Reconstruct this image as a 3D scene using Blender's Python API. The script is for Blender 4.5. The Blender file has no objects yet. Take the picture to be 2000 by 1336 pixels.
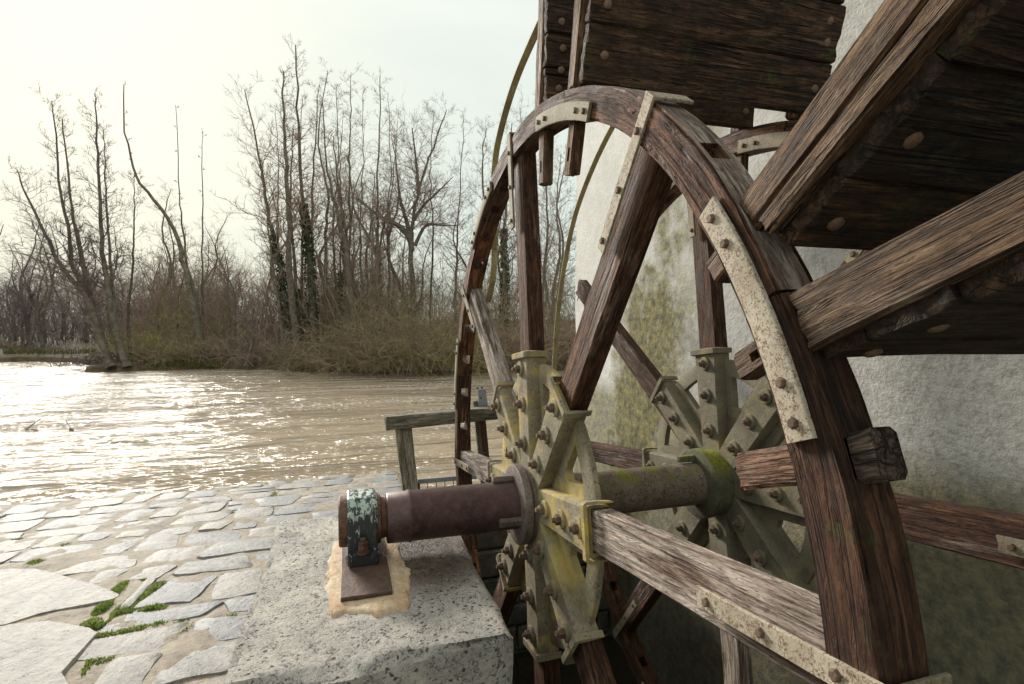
import bpy, math, random
import numpy as np
from mathutils import Matrix, Vector

random.seed(7); rng = np.random.default_rng(11)
sc = bpy.context.scene
COL = sc.collection
rad = math.radians

# ------------------------------------------------------------------ camera
# x runs along the wheel (towards the camera), y along the axle into the mill wall, z up
CAM = np.array([2.6907, -0.9194, 0.9483]); YAW, PITCH, FPX = 0.2974, -0.0406, 1055.9
FW = np.array([-math.cos(YAW)*math.cos(PITCH), math.sin(YAW)*math.cos(PITCH), math.sin(PITCH)])
RT = np.cross(FW, [0, 0, 1]); RT /= np.linalg.norm(RT); UP = np.cross(RT, FW)
cd = bpy.data.cameras.new('camera'); cam = bpy.data.objects.new('camera', cd); COL.objects.link(cam)
cam.matrix_world = Matrix(((RT[0], UP[0], -FW[0], CAM[0]), (RT[1], UP[1], -FW[1], CAM[1]), (RT[2], UP[2], -FW[2], CAM[2]), (0, 0, 0, 1)))
cd.sensor_width = 36; cd.lens = 36*FPX/2000; cd.clip_start = 0.05; cd.clip_end = 600
sc.camera = cam
def ray(px, py): return RT*(px-1000)/FPX - UP*(py-668)/FPX + FW       # direction of a spot in the 2000 px photo
def at(px, py, d): return CAM + ray(px, py)*d
SUN = ray(130, 80); SUN = SUN/np.linalg.norm(SUN)

# ------------------------------------------------------------------ node helper
class NT:
    def __init__(s, tree): s.t = tree; s.n = tree.nodes; s.l = tree.links; s.n.clear()
    def add(s, typ, props=None, **inp):
        nd = s.n.new(typ)
        for k, v in (props or {}).items(): setattr(nd, k, v)
        for k, v in inp.items():
            key = int(k[1:]) if k[0] == '_' and k[1:].isdigit() else k.replace('_', ' ')
            s.put(nd.inputs[key], v)
        return nd
    def put(s, sock, v):
        if isinstance(v, bpy.types.NodeSocket): s.l.new(v, sock)
        elif isinstance(v, (tuple, list)) and len(v) == 3 and sock.type == 'RGBA': sock.default_value = (*v, 1)
        else: sock.default_value = v
    def math(s, op, a, b=0.0, c=0.0, clamp=False):
        nd = s.add('ShaderNodeMath', dict(operation=op, use_clamp=clamp), _0=a, _1=b, _2=c); return nd.outputs[0]
    def noise(s, vec, scale=1.0, detail=4.0, rough=0.55, dist=0.0):
        return s.add('ShaderNodeTexNoise', None, Vector=vec, Scale=scale, Detail=detail, Roughness=rough, Distortion=dist).outputs['Fac']
    def scale(s, vec, xyz, off=(0, 0, 0)):
        return s.add('ShaderNodeMapping', None, Vector=vec, Scale=xyz, Location=off).outputs[0]
    def ramp(s, fac, stops):
        nd = s.add('ShaderNodeValToRGB', None, Fac=fac); e = nd.color_ramp.elements
        while len(e) < len(stops): e.new(.5)
        for i, (p, c) in enumerate(stops):
            e[i].position = p; e[i].color = (*c, 1) if isinstance(c, tuple) else (c, c, c, 1)
        return nd.outputs[0]
    def mix(s, fac, a, b, mode='MIX'):
        nd = s.add('ShaderNodeMix', dict(data_type='RGBA', blend_type=mode, clamp_factor=True))
        s.put(nd.inputs[0], fac); s.put(nd.inputs[6], a); s.put(nd.inputs[7], b); return nd.outputs[2]
    def sep(s, vec): return s.add('ShaderNodeSeparateXYZ', None, Vector=vec).outputs

# ------------------------------------------------------------------ world, sun, exposure
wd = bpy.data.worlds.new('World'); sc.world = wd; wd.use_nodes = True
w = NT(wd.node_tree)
tc = w.add('ShaderNodeTexCoord').outputs['Generated']
sky = w.add('ShaderNodeTexSky', dict(sky_type='NISHITA', sun_disc=False, sun_elevation=math.asin(SUN[2]), sun_rotation=math.atan2(SUN[0], SUN[1]), air_density=1.2, dust_density=2.0)).outputs[0]
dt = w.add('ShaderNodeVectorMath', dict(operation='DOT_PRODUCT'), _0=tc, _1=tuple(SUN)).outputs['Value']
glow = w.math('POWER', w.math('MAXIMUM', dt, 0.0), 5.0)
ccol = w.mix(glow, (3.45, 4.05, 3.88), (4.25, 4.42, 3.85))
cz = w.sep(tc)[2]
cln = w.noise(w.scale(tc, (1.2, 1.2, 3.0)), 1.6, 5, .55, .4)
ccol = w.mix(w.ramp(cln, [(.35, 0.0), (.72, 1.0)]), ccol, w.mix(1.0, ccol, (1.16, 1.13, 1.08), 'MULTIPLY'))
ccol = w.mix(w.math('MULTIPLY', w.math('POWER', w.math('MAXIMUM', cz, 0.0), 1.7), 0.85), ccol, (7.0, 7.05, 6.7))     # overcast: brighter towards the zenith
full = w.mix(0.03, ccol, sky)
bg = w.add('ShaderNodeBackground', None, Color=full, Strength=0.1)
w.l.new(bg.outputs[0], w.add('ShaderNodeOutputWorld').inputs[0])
sl = bpy.data.lights.new('sun', 'SUN'); sl.energy = 3.1; sl.angle = rad(12); sl.color = (1, .95, .86)
so = bpy.data.objects.new('sun', sl); COL.objects.link(so); so.rotation_euler = Vector(-SUN).to_track_quat('-Z', 'Y').to_euler(); so.location = (-6, -4, 8)
vs = sc.view_settings; vs.view_transform = 'Standard'; vs.look = 'None'; vs.exposure = 0.90; vs.gamma = 1; vs.use_curve_mapping = False
sc.cycles.max_bounces = 6; sc.cycles.diffuse_bounces = 3; sc.cycles.glossy_bounces = 3; sc.cycles.use_denoising = True

# ------------------------------------------------------------------ helpers
def hash3(ix, iy, iz, s):
    h = (ix*374761393 + iy*668265263 + iz*2147483647 + s*1274126177) & 0xFFFFFFFF
    h = ((h ^ (h >> 13))*1274126177) & 0xFFFFFFFF
    return ((h ^ (h >> 16)) & 0xFFFF)/65535.0
def vn(x, y, z, s=0):                                    # value noise in -1..1
    x = np.asarray(x, float); y = np.asarray(y, float); z = np.asarray(z, float)
    x, y, z = np.broadcast_arrays(x, y, z)
    ix, iy, iz = np.floor(x).astype(np.int64), np.floor(y).astype(np.int64), np.floor(z).astype(np.int64)
    fx, fy, fz = x-ix, y-iy, z-iz
    fx, fy, fz = fx*fx*(3-2*fx), fy*fy*(3-2*fy), fz*fz*(3-2*fz)
    r = 0
    for dx in (0, 1):
        for dy in (0, 1):
            for dz in (0, 1):
                r = r + hash3(ix+dx, iy+dy, iz+dz, s)*(fx if dx else 1-fx)*(fy if dy else 1-fy)*(fz if dz else 1-fz)
    return r*2-1
def fbm(x, y, z, s=0, o=3):
    t = 0; a = 1.0; f = 1.0
    for i in range(o): t = t + a*vn(np.asarray(x)*f, np.asarray(y)*f, np.asarray(z)*f, s+i); a *= .5; f *= 2.03
    return t/1.75
def mesh(name, V, F, mat=None, gc=None, smooth=True, sharp=None):
    me = bpy.data.meshes.new(name); me.from_pydata([tuple(map(float, v)) for v in V], [], [tuple(map(int, f)) for f in F])
    finish(me, mat, gc, smooth, sharp); return me
def finish(me, mat, gc=None, smooth=True, sharp=None):
    if mat: me.materials.append(mat)
    if gc is not None:
        a = me.attributes.new('gc', 'FLOAT_VECTOR', 'POINT'); a.data.foreach_set('vector', np.asarray(gc, np.float32).ravel())
    me.polygons.foreach_set('use_smooth', [smooth]*len(me.polygons))
    if sharp is not None: me.set_sharp_from_angle(angle=rad(sharp))
    me.update()
def quadmesh(name, V, Q, mat, smooth=False, k=4):        # fast path, all faces with k corners
    me = bpy.data.meshes.new(name); V = np.asarray(V, np.float32); Q = np.asarray(Q, np.int32)
    me.vertices.add(len(V)); me.vertices.foreach_set('co', V.ravel())
    me.loops.add(Q.size); me.loops.foreach_set('vertex_index', Q.ravel())
    me.polygons.add(len(Q)); me.polygons.foreach_set('loop_start', np.arange(0, Q.size, k, dtype=np.int32))
    me.update(calc_edges=True); me.validate(); finish(me, mat, None, smooth); return me
def obj(name, me, parent=None, mw=None):
    o = bpy.data.objects.new(name, me); COL.objects.link(o)
    if mw is not None: o.matrix_world = mw
    if parent is not None: o.parent = parent
    return o
def tag(o, label, cat, group=None, kind=None):
    if label: o['label'] = label
    if cat: o['category'] = cat
    if group: o['group'] = group
    if kind: o['kind'] = kind
    return o
def thing(name, label, cat, loc=(0, 0, 0), group=None):
    o = bpy.data.objects.new(name, None); COL.objects.link(o); o.location = loc; o.empty_display_size = .1
    return tag(o, label, cat, group)
def child(name, me, parent, mw=None):                    # world-space mesh kept in place under its parent
    o = bpy.data.objects.new(name, me); COL.objects.link(o); o.parent = parent
    pw = Matrix.Translation(parent.location) if parent.parent is None else PW[parent.name]
    w_ = mw if mw is not None else Matrix.Identity(4)
    o.matrix_parent_inverse = pw.inverted(); o.matrix_basis = w_; PW[o.name] = w_.copy() if mw is not None else Matrix.Identity(4)
    return o
PW = {}
def basis(o, x, y, z): return Matrix(((x[0], y[0], z[0], o[0]), (x[1], y[1], z[1], o[1]), (x[2], y[2], z[2], o[2]), (0, 0, 0, 1)))

def grid_solid(A, B, Cc, mask=None, bevel=0.006):
    """solid from grid cells; returns base coords (a,b,c), flags and quads"""
    na, nb, nc = len(A)-1, len(B)-1, len(Cc)-1
    if mask is None: mask = np.ones((na, nb, nc), bool)
    m = np.zeros((na+2, nb+2, nc+2), bool); m[1:-1, 1:-1, 1:-1] = mask
    vid = lambda i, j, k: (i*(nb+1)+j)*(nc+1)+k
    Q = []
    for ax, sg in ((0, -1), (0, 1), (1, -1), (1, 1), (2, -1), (2, 1)):
        ex = mask & ~np.roll(m, -sg, ax)[1:-1, 1:-1, 1:-1]
        i, j, k = np.nonzero(ex); s = 1 if sg > 0 else 0
        if ax == 0: q = [vid(i+s, j, k), vid(i+s, j+1, k), vid(i+s, j+1, k+1), vid(i+s, j, k+1)]
        elif ax == 1: q = [vid(i, j+s, k), vid(i, j+s, k+1), vid(i+1, j+s, k+1), vid(i+1, j+s, k)]
        else: q = [vid(i, j, k+s), vid(i+1, j, k+s), vid(i+1, j+1, k+s), vid(i, j+1, k+s)]
        q = np.stack(q, 1); Q.append(q if sg > 0 else q[:, ::-1])
    Q = np.concatenate(Q); used, inv = np.unique(Q, return_inverse=True); Q = inv.reshape(Q.shape)
    i = used//((nb+1)*(nc+1)); j = (used//(nc+1)) % (nb+1); k = used % (nc+1)
    a, b, c = np.asarray(A, float)[i], np.asarray(B, float)[j], np.asarray(Cc, float)[k]
    fa = np.where(i == 0, -1, np.where(i == na, 1, 0)); fb = np.where(j == 0, -1, np.where(j == nb, 1, 0)); fc = np.where(k == 0, -1, np.where(k == nc, 1, 0))
    eb = (fb != 0) & (fc != 0); ea = (fa != 0) & ((fb != 0) | (fc != 0))
    b = b - np.where(eb, fb*bevel, 0); c = c - np.where(eb, fc*bevel, 0); a = a - np.where(ea, fa*bevel, 0)
    return a, b, c, fa, fb, fc, Q
def lin(lo, hi, step, bev=0.0):
    n = max(1, int(round((hi-lo)/step))); p = list(np.linspace(lo, hi, n+1))
    if bev and hi-lo > 3*bev: p = [lo, lo+bev] + [v for v in p if lo+1.6*bev < v < hi-1.6*bev] + [hi-bev, hi]
    return p
def timber_mesh(name, L, wd_, ht, mat, step=.03, wear=.004, erode=.008, rag=.012, bevel=.007, fmap=None, mask=None, A=None, B=None, Cc=None, seed=None, taper=0.0, cstep=.03, crack=0.0):
    """weathered timber: a in 0..L along the grain, b across +-wd_/2, c across +-ht/2"""
    s = seed if seed is not None else random.randint(0, 9999)
    A = A if A is not None else lin(0, L, step); B = B if B is not None else lin(-wd_/2, wd_/2, cstep, bevel); Cc = Cc if Cc is not None else lin(-ht/2, ht/2, cstep, bevel)
    a, b, c, fa, fb, fc, Q = grid_solid(A, B, Cc, mask, bevel*.55)
    gc = np.stack([a, b, c], 1) + np.array([(s*.37) % 17, (s*.73) % 13, (s*.19) % 11])
    n1 = fbm(a*4, b*30+s, c*30, s, 3); n2 = fbm(a*1.5, b*4, c*4+s, s+5, 2)
    er = np.maximum(0, fbm(a*9, b*6+3, c*6+s, s+9, 3))*erode
    edge = (fb != 0) & (fc != 0)
    db = fb*(wear*(n1+.8*n2) - np.where(edge, er, 0)); dc = fc*(wear*(fbm(a*4+7, b*30, c*30+s, s+3, 3)+.8*n2) - np.where(edge, er, 0))
    da = np.where(fa != 0, rag*fbm(b*45, c*45, a*3+s, s+2, 3) - rag*.5*fa*np.abs(vn(b*14+s, c*14, a, s)), 0)
    bow = .5*wear*np.sin(a/max(L, .01)*3+s)
    tp = 1-taper*np.clip(a/max(L, .01), 0, 1)
    a2, b2, c2 = a+da, (b+db)*tp+bow, (c+dc)*tp+bow
    V = np.stack([a2, b2, c2], 1) if fmap is None else np.stack(fmap(a2, b2, c2), 1)
    me = bpy.data.meshes.new(name); me.from_pydata(V.tolist(), [], Q.tolist())
    finish(me, mat, gc, True, 38); return me
def lathe(name, prof, seg, mat, sharp=35, caps=True):    # prof: list of (y, r) along the y axis
    V = []; F = []
    for y, r in prof:
        for i in range(seg): t = 2*math.pi*i/seg; V.append((r*math.cos(t), y, r*math.sin(t)))
    for k in range(len(prof)-1):
        for i in range(seg): j = (i+1) % seg; F.append((k*seg+i, k*seg+j, (k+1)*seg+j, (k+1)*seg+i))
    if caps: F.append(tuple(range(seg))[::-1]); F.append(tuple((len(prof)-1)*seg+i for i in range(seg)))
    F = [f[::-1] for f in F] if prof[-1][0] < prof[0][0] else F
    me = mesh(name, V, F, mat, None, True, sharp); return me
def tubes(name, segs, mat, k=3, smooth=False):           # segs: arrays p0,p1,r0,r1
    p0, p1, r0, r1 = [np.asarray(x, float) for x in segs]
    d = p1-p0; ln = np.linalg.norm(d, axis=1, keepdims=True); d = d/np.maximum(ln, 1e-6)
    up = np.where(np.abs(d[:, 2:3]) > .9, np.array([[1., 0, 0]]), np.array([[0, 0, 1.]]))
    e1 = np.cross(d, up); e1 /= np.linalg.norm(e1, axis=1, keepdims=True)+1e-9; e2 = np.cross(d, e1)
    n = len(p0); V = np.zeros((n, 2*k, 3))
    for i in range(k):
        t = 2*math.pi*i/k; o = e1*math.cos(t)+e2*math.sin(t)
        V[:, i] = p0+o*r0[:, None]; V[:, k+i] = p1+o*r1[:, None]
    base = (np.arange(n)*2*k)[:, None]
    Q = np.concatenate([base+np.array([[i, (i+1) % k, k+(i+1) % k, k+i]]) for i in range(k)])
    return quadmesh(name, V.reshape(-1, 3), Q, mat, smooth)

# ------------------------------------------------------------------ materials
def new_mat(name):
    m = bpy.data.materials.new(name); m.use_nodes = True; return m, NT(m.node_tree)
def out(n, col, rough=.8, bump=None, bstr=.6, bdist=.01, metal=0.0, spec=.5, normal=None, **kw):
    b = n.add('ShaderNodeBsdfPrincipled', None, Base_Color=col, Roughness=rough, Metallic=metal); b.inputs['Specular IOR Level'].default_value = spec
    for k, v in kw.items(): n.put(b.inputs[k.replace('_', ' ')], v)
    if bump is not None: n.l.new(n.add('ShaderNodeBump', None, Height=bump, Strength=bstr, Distance=bdist).outputs[0], b.inputs['Normal'])
    n.l.new(b.outputs[0], n.add('ShaderNodeOutputMaterial').inputs[0])
def wood(name, dark, mid, light, pale=.3, palecol=(.46, .38, .31), moss=0.0, cracks=.5, end=False):
    m, n = new_mat(name); g = n.add('ShaderNodeAttribute', dict(attribute_name='gc')).outputs['Vector']
    gr = n.noise(n.scale(g, (6.5, 80, 80)), 1, 7, .70, .5)
    st = n.noise(n.scale(g, (2.6, 8, 8)), 1, 5, .62, .9)
    fine = n.noise(n.scale(g, (38, 150, 150)), 1, 5, .65)
    cr = n.noise(n.scale(g, (1.7, 26, 26), (3, 1, 2)), 1, 5, .6, .6)
    crk = n.ramp(n.math('ABSOLUTE', n.math('SUBTRACT', cr, .5)), [(.0, 1.0), (.022, .6), (.05, 0.0)])
    crk = n.math('MULTIPLY', crk, n.ramp(st, [(.42, 0.0), (.6, 1.0)]))
    sp2 = n.noise(n.scale(g, (.55, 13, 13), (7, 3, 9)), 1, 4, .5, .35)
    spl = n.math('MULTIPLY', n.ramp(n.math('ABSOLUTE', n.math('SUBTRACT', sp2, .5)), [(.0, 1.0), (.012, .8), (.03, 0.0)]), n.ramp(n.noise(n.scale(g, (1.4, 5, 5), (1, 6, 2)), 1, 3), [(.44, 0.0), (.56, 1.0)]))
    crk = n.math('MAXIMUM', crk, spl)
    blt = n.noise(n.scale(g, (14, 26, 26), (2, 8, 5)), 1, 5, .7, .4)
    tone = n.math('ADD', n.math('ADD', n.math('MULTIPLY', gr, .42), n.math('MULTIPLY', st, .34)), n.math('MULTIPLY', blt, .30))
    c = n.ramp(tone, [(.43, dark), (.535, mid), (.65, light)])
    pn = n.noise(n.scale(g, (2.6, 11, 11), (9, 4, 1)), 1, 6, .62, .5)
    pp = n.math('MULTIPLY', n.ramp(pn, [(.66-.28*pale, 0.0), (.80-.26*pale, 1.0)]), n.ramp(n.math('ADD', gr, n.math('MULTIPLY', fine, .25)), [(.50, .05), (.70, .85)] if pale < .9 else [(.46, .08), (.62, .95)]))
    c = n.mix(pp, c, palecol)
    pit = n.ramp(fine, [(.30, 1.0), (.42, 0.0)])
    c = n.mix(n.math('MULTIPLY', pit, .8), c, tuple(v*.35 for v in dark))
    c = n.mix(n.math('MULTIPLY', crk, cracks), c, tuple(v*.18 for v in dark))
    rnd = n.add('ShaderNodeObjectInfo').outputs['Random']
    c = n.mix(1.0, c, n.ramp(rnd, [(0, (.66, .64, .63)), (.5, (1.0, .96, .92)), (1, (1.34, 1.24, 1.12))]), 'MULTIPLY')
    if moss:
        pos = n.add('ShaderNodeNewGeometry').outputs['Position']
        mn = n.noise(pos, 7, 6, .65); mm = n.math('MULTIPLY', n.ramp(mn, [(.60-.2*moss, 0.0), (.70-.1*moss, 1.0)]), .75)
        c = n.mix(mm, c, n.ramp(n.noise(pos, 60, 3), [(.35, (.03, .04, .008)), (.7, (.12, .13, .02))]))
    h = n.math('SUBTRACT', n.math('ADD', n.math('MULTIPLY', gr, 1.2), n.math('ADD', n.math('MULTIPLY', fine, .45), n.math('MULTIPLY', pp, .2))), n.math('ADD', n.math('MULTIPLY', crk, 2.2*cracks), n.math('MULTIPLY', pit, .25)))
    out(n, c, n.ramp(st, [(.3, .62), (.7, .9)]), h, 1.0, .020, spec=.3); return m
W_RIM = wood('rim wood', (.020, .008, .004), (.135, .055, .026), (.275, .142, .078), pale=.16, palecol=(.42, .33, .27), moss=.05, cracks=.8)
W_GREY = wood('rain bleached rim top', (.07, .045, .036), (.20, .15, .125), (.42, .36, .33), pale=.75, palecol=(.62, .57, .54))
W_SPOKE = wood('spoke wood', (.015, .006, .003), (.088, .037, .018), (.20, .102, .056), pale=.36, palecol=(.45, .37, .31))
W_PALE = wood('bleached spoke wood', (.06, .03, .02), (.21, .135, .10), (.46, .37, .31), pale=.98, palecol=(.66, .56, .49))
W_ARM = wood('arm wood', (.035, .018, .010), (.16, .092, .050), (.34, .225, .135), pale=.2, palecol=(.5, .4, .3), cracks=.85)
W_PLANK = wood('paddle plank wood', (.010, .006, .004), (.072, .038, .022), (.19, .108, .060), pale=.26, palecol=(.36, .23, .14), moss=.22, cracks=.8)
W_DARK = wood('soaked dark wood', (.010, .008, .007), (.034, .024, .018), (.08, .055, .04), pale=.06, moss=.25)
W_GREYD = wood('dark grey broken wood', (.03, .022, .018), (.13, .095, .072), (.27, .21, .165), pale=.3, cracks=.9)
W_STUB = wood('red brown tenon wood', (.09, .036, .020), (.29, .135, .078), (.48, .28, .18), pale=.25, cracks=.8)
W_FENCE = wood('grey lichen timber', (.11, .092, .068), (.30, .262, .20), (.50, .455, .37), pale=.7, palecol=(.56, .53, .43), moss=.12)

def metal(name, base, base2, spots, lich, lamt, rough=.75, mt=.1, sp=.5, mossup=0.0, bs=.5, gsc=1.0):
    m, n = new_mat(name); o = n.add('ShaderNodeTexCoord').outputs['Object']; pos = n.add('ShaderNodeNewGeometry').outputs['Position']
    a = n.noise(pos, 5*gsc, 6, .62, .3); f = n.noise(pos, 90*gsc, 4, .65); md = n.noise(pos, 28*gsc, 5, .65, .4)
    c = n.ramp(n.math('ADD', n.math('MULTIPLY', a, .6), n.math('MULTIPLY', md, .4)), [(.38, base), (.62, base2)])
    c = n.mix(n.math('MULTIPLY', n.ramp(n.math('ADD', n.math('MULTIPLY', f, .55), n.math('MULTIPLY', md, .5)), [(.56-.1*sp, 0.0), (.66-.06*sp, 1.0)]), min(1, .4+sp)), c, spots)
    if lamt:
        ln = n.noise(pos, 4.2*gsc, 6, .68, .5)
        c = n.mix(n.math('MULTIPLY', n.ramp(ln, [(.60-.16*lamt, 0.0), (.74-.10*lamt, 1.0)]), n.ramp(f, [(.3, .35), (.6, .9)])), c, lich)
    if mossup:
        nz = n.sep(n.add('ShaderNodeNewGeometry').outputs['Normal'])[2]
        c = n.mix(n.math('MULTIPLY', n.ramp(nz, [(.35, 0.0), (.8, 1.0)]), n.ramp(n.noise(pos, 9, 5, .65), [(.52-.25*mossup, 0.0), (.60-.2*mossup, 1.0)])), c, n.ramp(f, [(.35, (.06, .075, .008)), (.65, (.24, .24, .02))]))
    out(n, c, rough, n.math('ADD', n.math('MULTIPLY', f, .5), md), bs, .006, metal=mt, spec=.4); return m
M_HUB = metal('lichened cast iron', (.13, .105, .066), (.30, .26, .175), (.08, .05, .033), (.50, .36, .07), .72, .85, .05, .35, bs=.65)
M_HUB2 = metal('shade toned cast iron', (.10, .085, .058), (.22, .195, .13), (.08, .05, .03), (.26, .20, .06), .45, .85, .05, .25, bs=.6)  # back hub: darker copy of the hub iron, shade put into its colour
M_STRAP = metal('pale rusted strap iron', (.30, .25, .18), (.46, .41, .32), (.13, .065, .035), (.42, .35, .2), .2, .8, .0, .62, bs=.22, gsc=2.2)
M_STRAP2 = metal('olive tan strap iron', (.15, .125, .08), (.30, .26, .18), (.10, .055, .03), (.30, .25, .13), .25, .8, .0, .45, bs=.5, gsc=1.5)
M_BOLT = metal('rusted bolt iron', (.085, .05, .032), (.21, .145, .095), (.05, .03, .02), (.3, .25, .1), .2, .8, .1, .4, gsc=2)
M_NAIL = metal('rusty nail iron', (.13, .075, .045), (.25, .16, .10), (.07, .035, .02), (.3, .2, .1), .0, .7, .1, .4, gsc=2)
M_SHAFT = metal('purple brown rusted steel', (.052, .027, .025), (.105, .058, .056), (.15, .10, .085), (.085, .032, .026), .35, .44, .3, .1, bs=.2)
M_SHAFT2 = metal('mossy rusted steel', (.11, .078, .052), (.27, .215, .16), (.05, .035, .02), (.26, .17, .09), .35, .8, .1, .5, mossup=.06, bs=.6)
M_COLLAR = metal('grey brown worn collar', (.09, .06, .05), (.24, .20, .17), (.05, .03, .025), (.32, .28, .22), .25, .6, .25, .4, bs=.45)
M_MOSSY = metal('moss capped collar', (.05, .05, .03), (.13, .12, .07), (.04, .03, .02), (.1, .1, .02), .3, .9, .0, .4, mossup=.95, bs=.8)
m, n = new_mat('flaking mint over black paint'); M_GREEN = m
pos = n.add('ShaderNodeNewGeometry').outputs['Position']; X, Y, Z = n.sep(pos)
fl = n.noise(n.scale(pos, (1, 1.6, .8)), 26, 7, .72, .8); fi = n.noise(pos, 120, 4, .7)
hi = n.ramp(n.math('MULTIPLY_ADD', Z, 5.0, .25), [(.18, 0.0), (.5, 1.0)])              # the mint coat has survived on the cap
mt_ = n.ramp(n.math('ADD', fl, n.math('MULTIPLY', hi, .115)), [(.60, 0.0), (.62, 1.0)])
c = n.mix(mt_, n.ramp(fi, [(.3, (.010, .013, .014)), (.7, (.022, .03, .03))]), n.ramp(fi, [(.3, (.30, .38, .33)), (.7, (.48, .56, .50))]))
rs = n.ramp(n.noise(pos, 34, 5, .7), [(.60, 0.0), (.66, 1.0)]); c = n.mix(n.math('MULTIPLY', rs, .8), c, (.11, .055, .035))
out(n, c, n.mix(mt_, (.3, .3, .3), (.6, .6, .6)), n.math('ADD', mt_, n.math('MULTIPLY', fi, .3)), .5, .004)
M_RUST = metal('dark rust', (.06, .03, .022), (.12, .055, .035), (.2, .10, .055), (.1, .05, .03), .0, .6, .2, .35, gsc=1.5)
M_PLATE = metal('rusted base plate', (.055, .035, .030), (.115, .07, .05), (.16, .09, .055), (.07, .05, .05), .3, .48, .3, .2, bs=.3)
M_HOOP = metal('mossy iron hoop', (.26, .20, .10), (.48, .42, .22), (.13, .07, .035), (.46, .41, .13), .5, .8, .0, .4, gsc=1.5)
M_BLUE = metal('blue grey painted steel', (.24, .26, .30), (.36, .38, .43), (.10, .09, .09), (.3, .3, .32), .2, .5, .2, .2)

def stone(name, c1, c2, c3, pits=.5, rough=.75, bs=.7, sc_=1.0, tint=True, bd=.012, streak=False):
    m, n = new_mat(name); pos = n.add('ShaderNodeNewGeometry').outputs['Position']
    if tint:                                                # every stone its own piece of rock
        rv = n.add('ShaderNodeObjectInfo').outputs['Random']
        pos = n.add('ShaderNodeVectorRotate', dict(rotation_type='AXIS_ANGLE'), Vector=n.add('ShaderNodeVectorMath', dict(operation='ADD'), _0=pos, _1=n.add('ShaderNodeCombineXYZ', None, X=n.math('MULTIPLY', rv, 40), Y=n.math('MULTIPLY', rv, 70)).outputs[0]).outputs[0], Axis=(0, 0, 1), Angle=n.math('MULTIPLY', rv, 6.28)).outputs[0]
    pos2 = n.scale(pos, (1.6, .7, 1)) if streak else pos
    a = n.noise(pos2, 4*sc_, 7, .62, .4); md = n.noise(pos, 22*sc_, 5, .65); f = n.noise(pos, 75*sc_, 4, .7)
    c = n.ramp(n.math('ADD', n.math('MULTIPLY', a, .65), n.math('MULTIPLY', md, .35)), [(.35, c1), (.52, c2), (.68, c3)])
    pt = n.ramp(n.math('ADD', n.math('MULTIPLY', f, .6), n.math('MULTIPLY', md, .4)), [(.30+.07*pits, 1.0), (.38+.07*pits, 0.0)])
    c = n.mix(n.math('MULTIPLY', pt, .8), c, tuple(v*.28 for v in c1))
    if tint:
        rnd = n.add('ShaderNodeObjectInfo').outputs['Random']
        c = n.mix(1.0, c, n.ramp(rnd, [(0, (.76, .81, .87)), (.4, (.93, .96, 1.0)), (.6, (1.06, 1.02, .95)), (1, (1.16, 1.07, .95))]), 'MULTIPLY')
    h = n.math('SUBTRACT', n.math('ADD', a, n.math('ADD', n.math('MULTIPLY', md, .7), n.math('MULTIPLY', f, .25))), n.math('MULTIPLY', pt, .5))
    out(n, c, rough, h, bs, bd, spec=.35); return m
m, n = new_mat('pitted pale block stone'); M_BLOCK = m
pos = n.add('ShaderNodeNewGeometry').outputs['Position']; X, Y, Z = n.sep(pos)
a = n.noise(pos, 3.5, 7, .65, .6); md = n.noise(pos, 26, 6, .74, .3); f = n.noise(pos, 105, 5, .74); vf = n.noise(pos, 150, 3, .7)
c = n.ramp(n.math('ADD', n.math('MULTIPLY', a, .6), n.math('MULTIPLY', md, .4)), [(.36, (.17, .163, .165)), (.5, (.38, .352, .315)), (.62, (.60, .545, .47))])
c = n.mix(n.ramp(f, [(.42, .0), (.62, .6)]), c, (.60, .55, .48))
pt = n.ramp(n.math('ADD', n.math('MULTIPLY', f, .55), n.math('MULTIPLY', md, .45)), [(.36, 1.0), (.44, 0.0)])
vd = n.add('ShaderNodeTexVoronoi', None, Vector=n.add('ShaderNodeVectorMath', dict(operation='ADD'), _0=pos, _1=n.add('ShaderNodeVectorMath', dict(operation='SCALE'), _0=n.add('ShaderNodeTexNoise', None, Vector=pos, Scale=40.0, Detail=3.0).outputs['Color'], Scale=.03).outputs[0]).outputs[0], Scale=38.0).outputs['Distance']
hole = n.math('MULTIPLY', n.ramp(vd, [(.16, 1.0), (.30, 0.0)]), n.ramp(n.noise(pos, 13, 4, .6), [(.48, 0.0), (.56, 1.0)]))
pt = n.math('MAXIMUM', pt, hole)
c = n.mix(n.math('MULTIPLY', pt, .88), c, (.05, .045, .04))
# rust run-off beside the plate and damp oil stain under the shaft
du = n.math('POWER', n.math('MULTIPLY', n.math('SUBTRACT', X, .10), 2.2), 2.0); dv_ = n.math('POWER', n.math('MULTIPLY', n.math('SUBTRACT', Y, -.55), 3.4), 2.0)
sm = n.ramp(n.math('ADD', n.math('SUBTRACT', 1.0, n.math('ADD', du, dv_)), n.math('MULTIPLY', n.math('SUBTRACT', md, .5), 2.0)), [(.0, 0.0), (.75, 1.0)])
c = n.mix(n.math('MULTIPLY', sm, .95), c, n.ramp(md, [(.4, (.035, .025, .016)), (.65, (.16, .105, .068))]))
h = n.math('SUBTRACT', n.math('ADD', a, n.math('ADD', n.math('MULTIPLY', md, .9), n.math('MULTIPLY', f, .5))), n.math('MULTIPLY', pt, 1.3))
out(n, c, n.mix(sm, (.75, .75, .75), (.4, .4, .4)), h, 1.0, .022, spec=.45)
M_COBBLE = stone('paving stone', (.105, .104, .107), (.19, .187, .184), (.29, .28, .262), .35, .60, .9, 1.5, streak=True, bd=.010)
M_MORTAR = stone('sandy joint mortar', (.15, .118, .085), (.27, .222, .165), (.38, .32, .25), .4, .75, .8, 1.5, tint=False)
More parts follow.
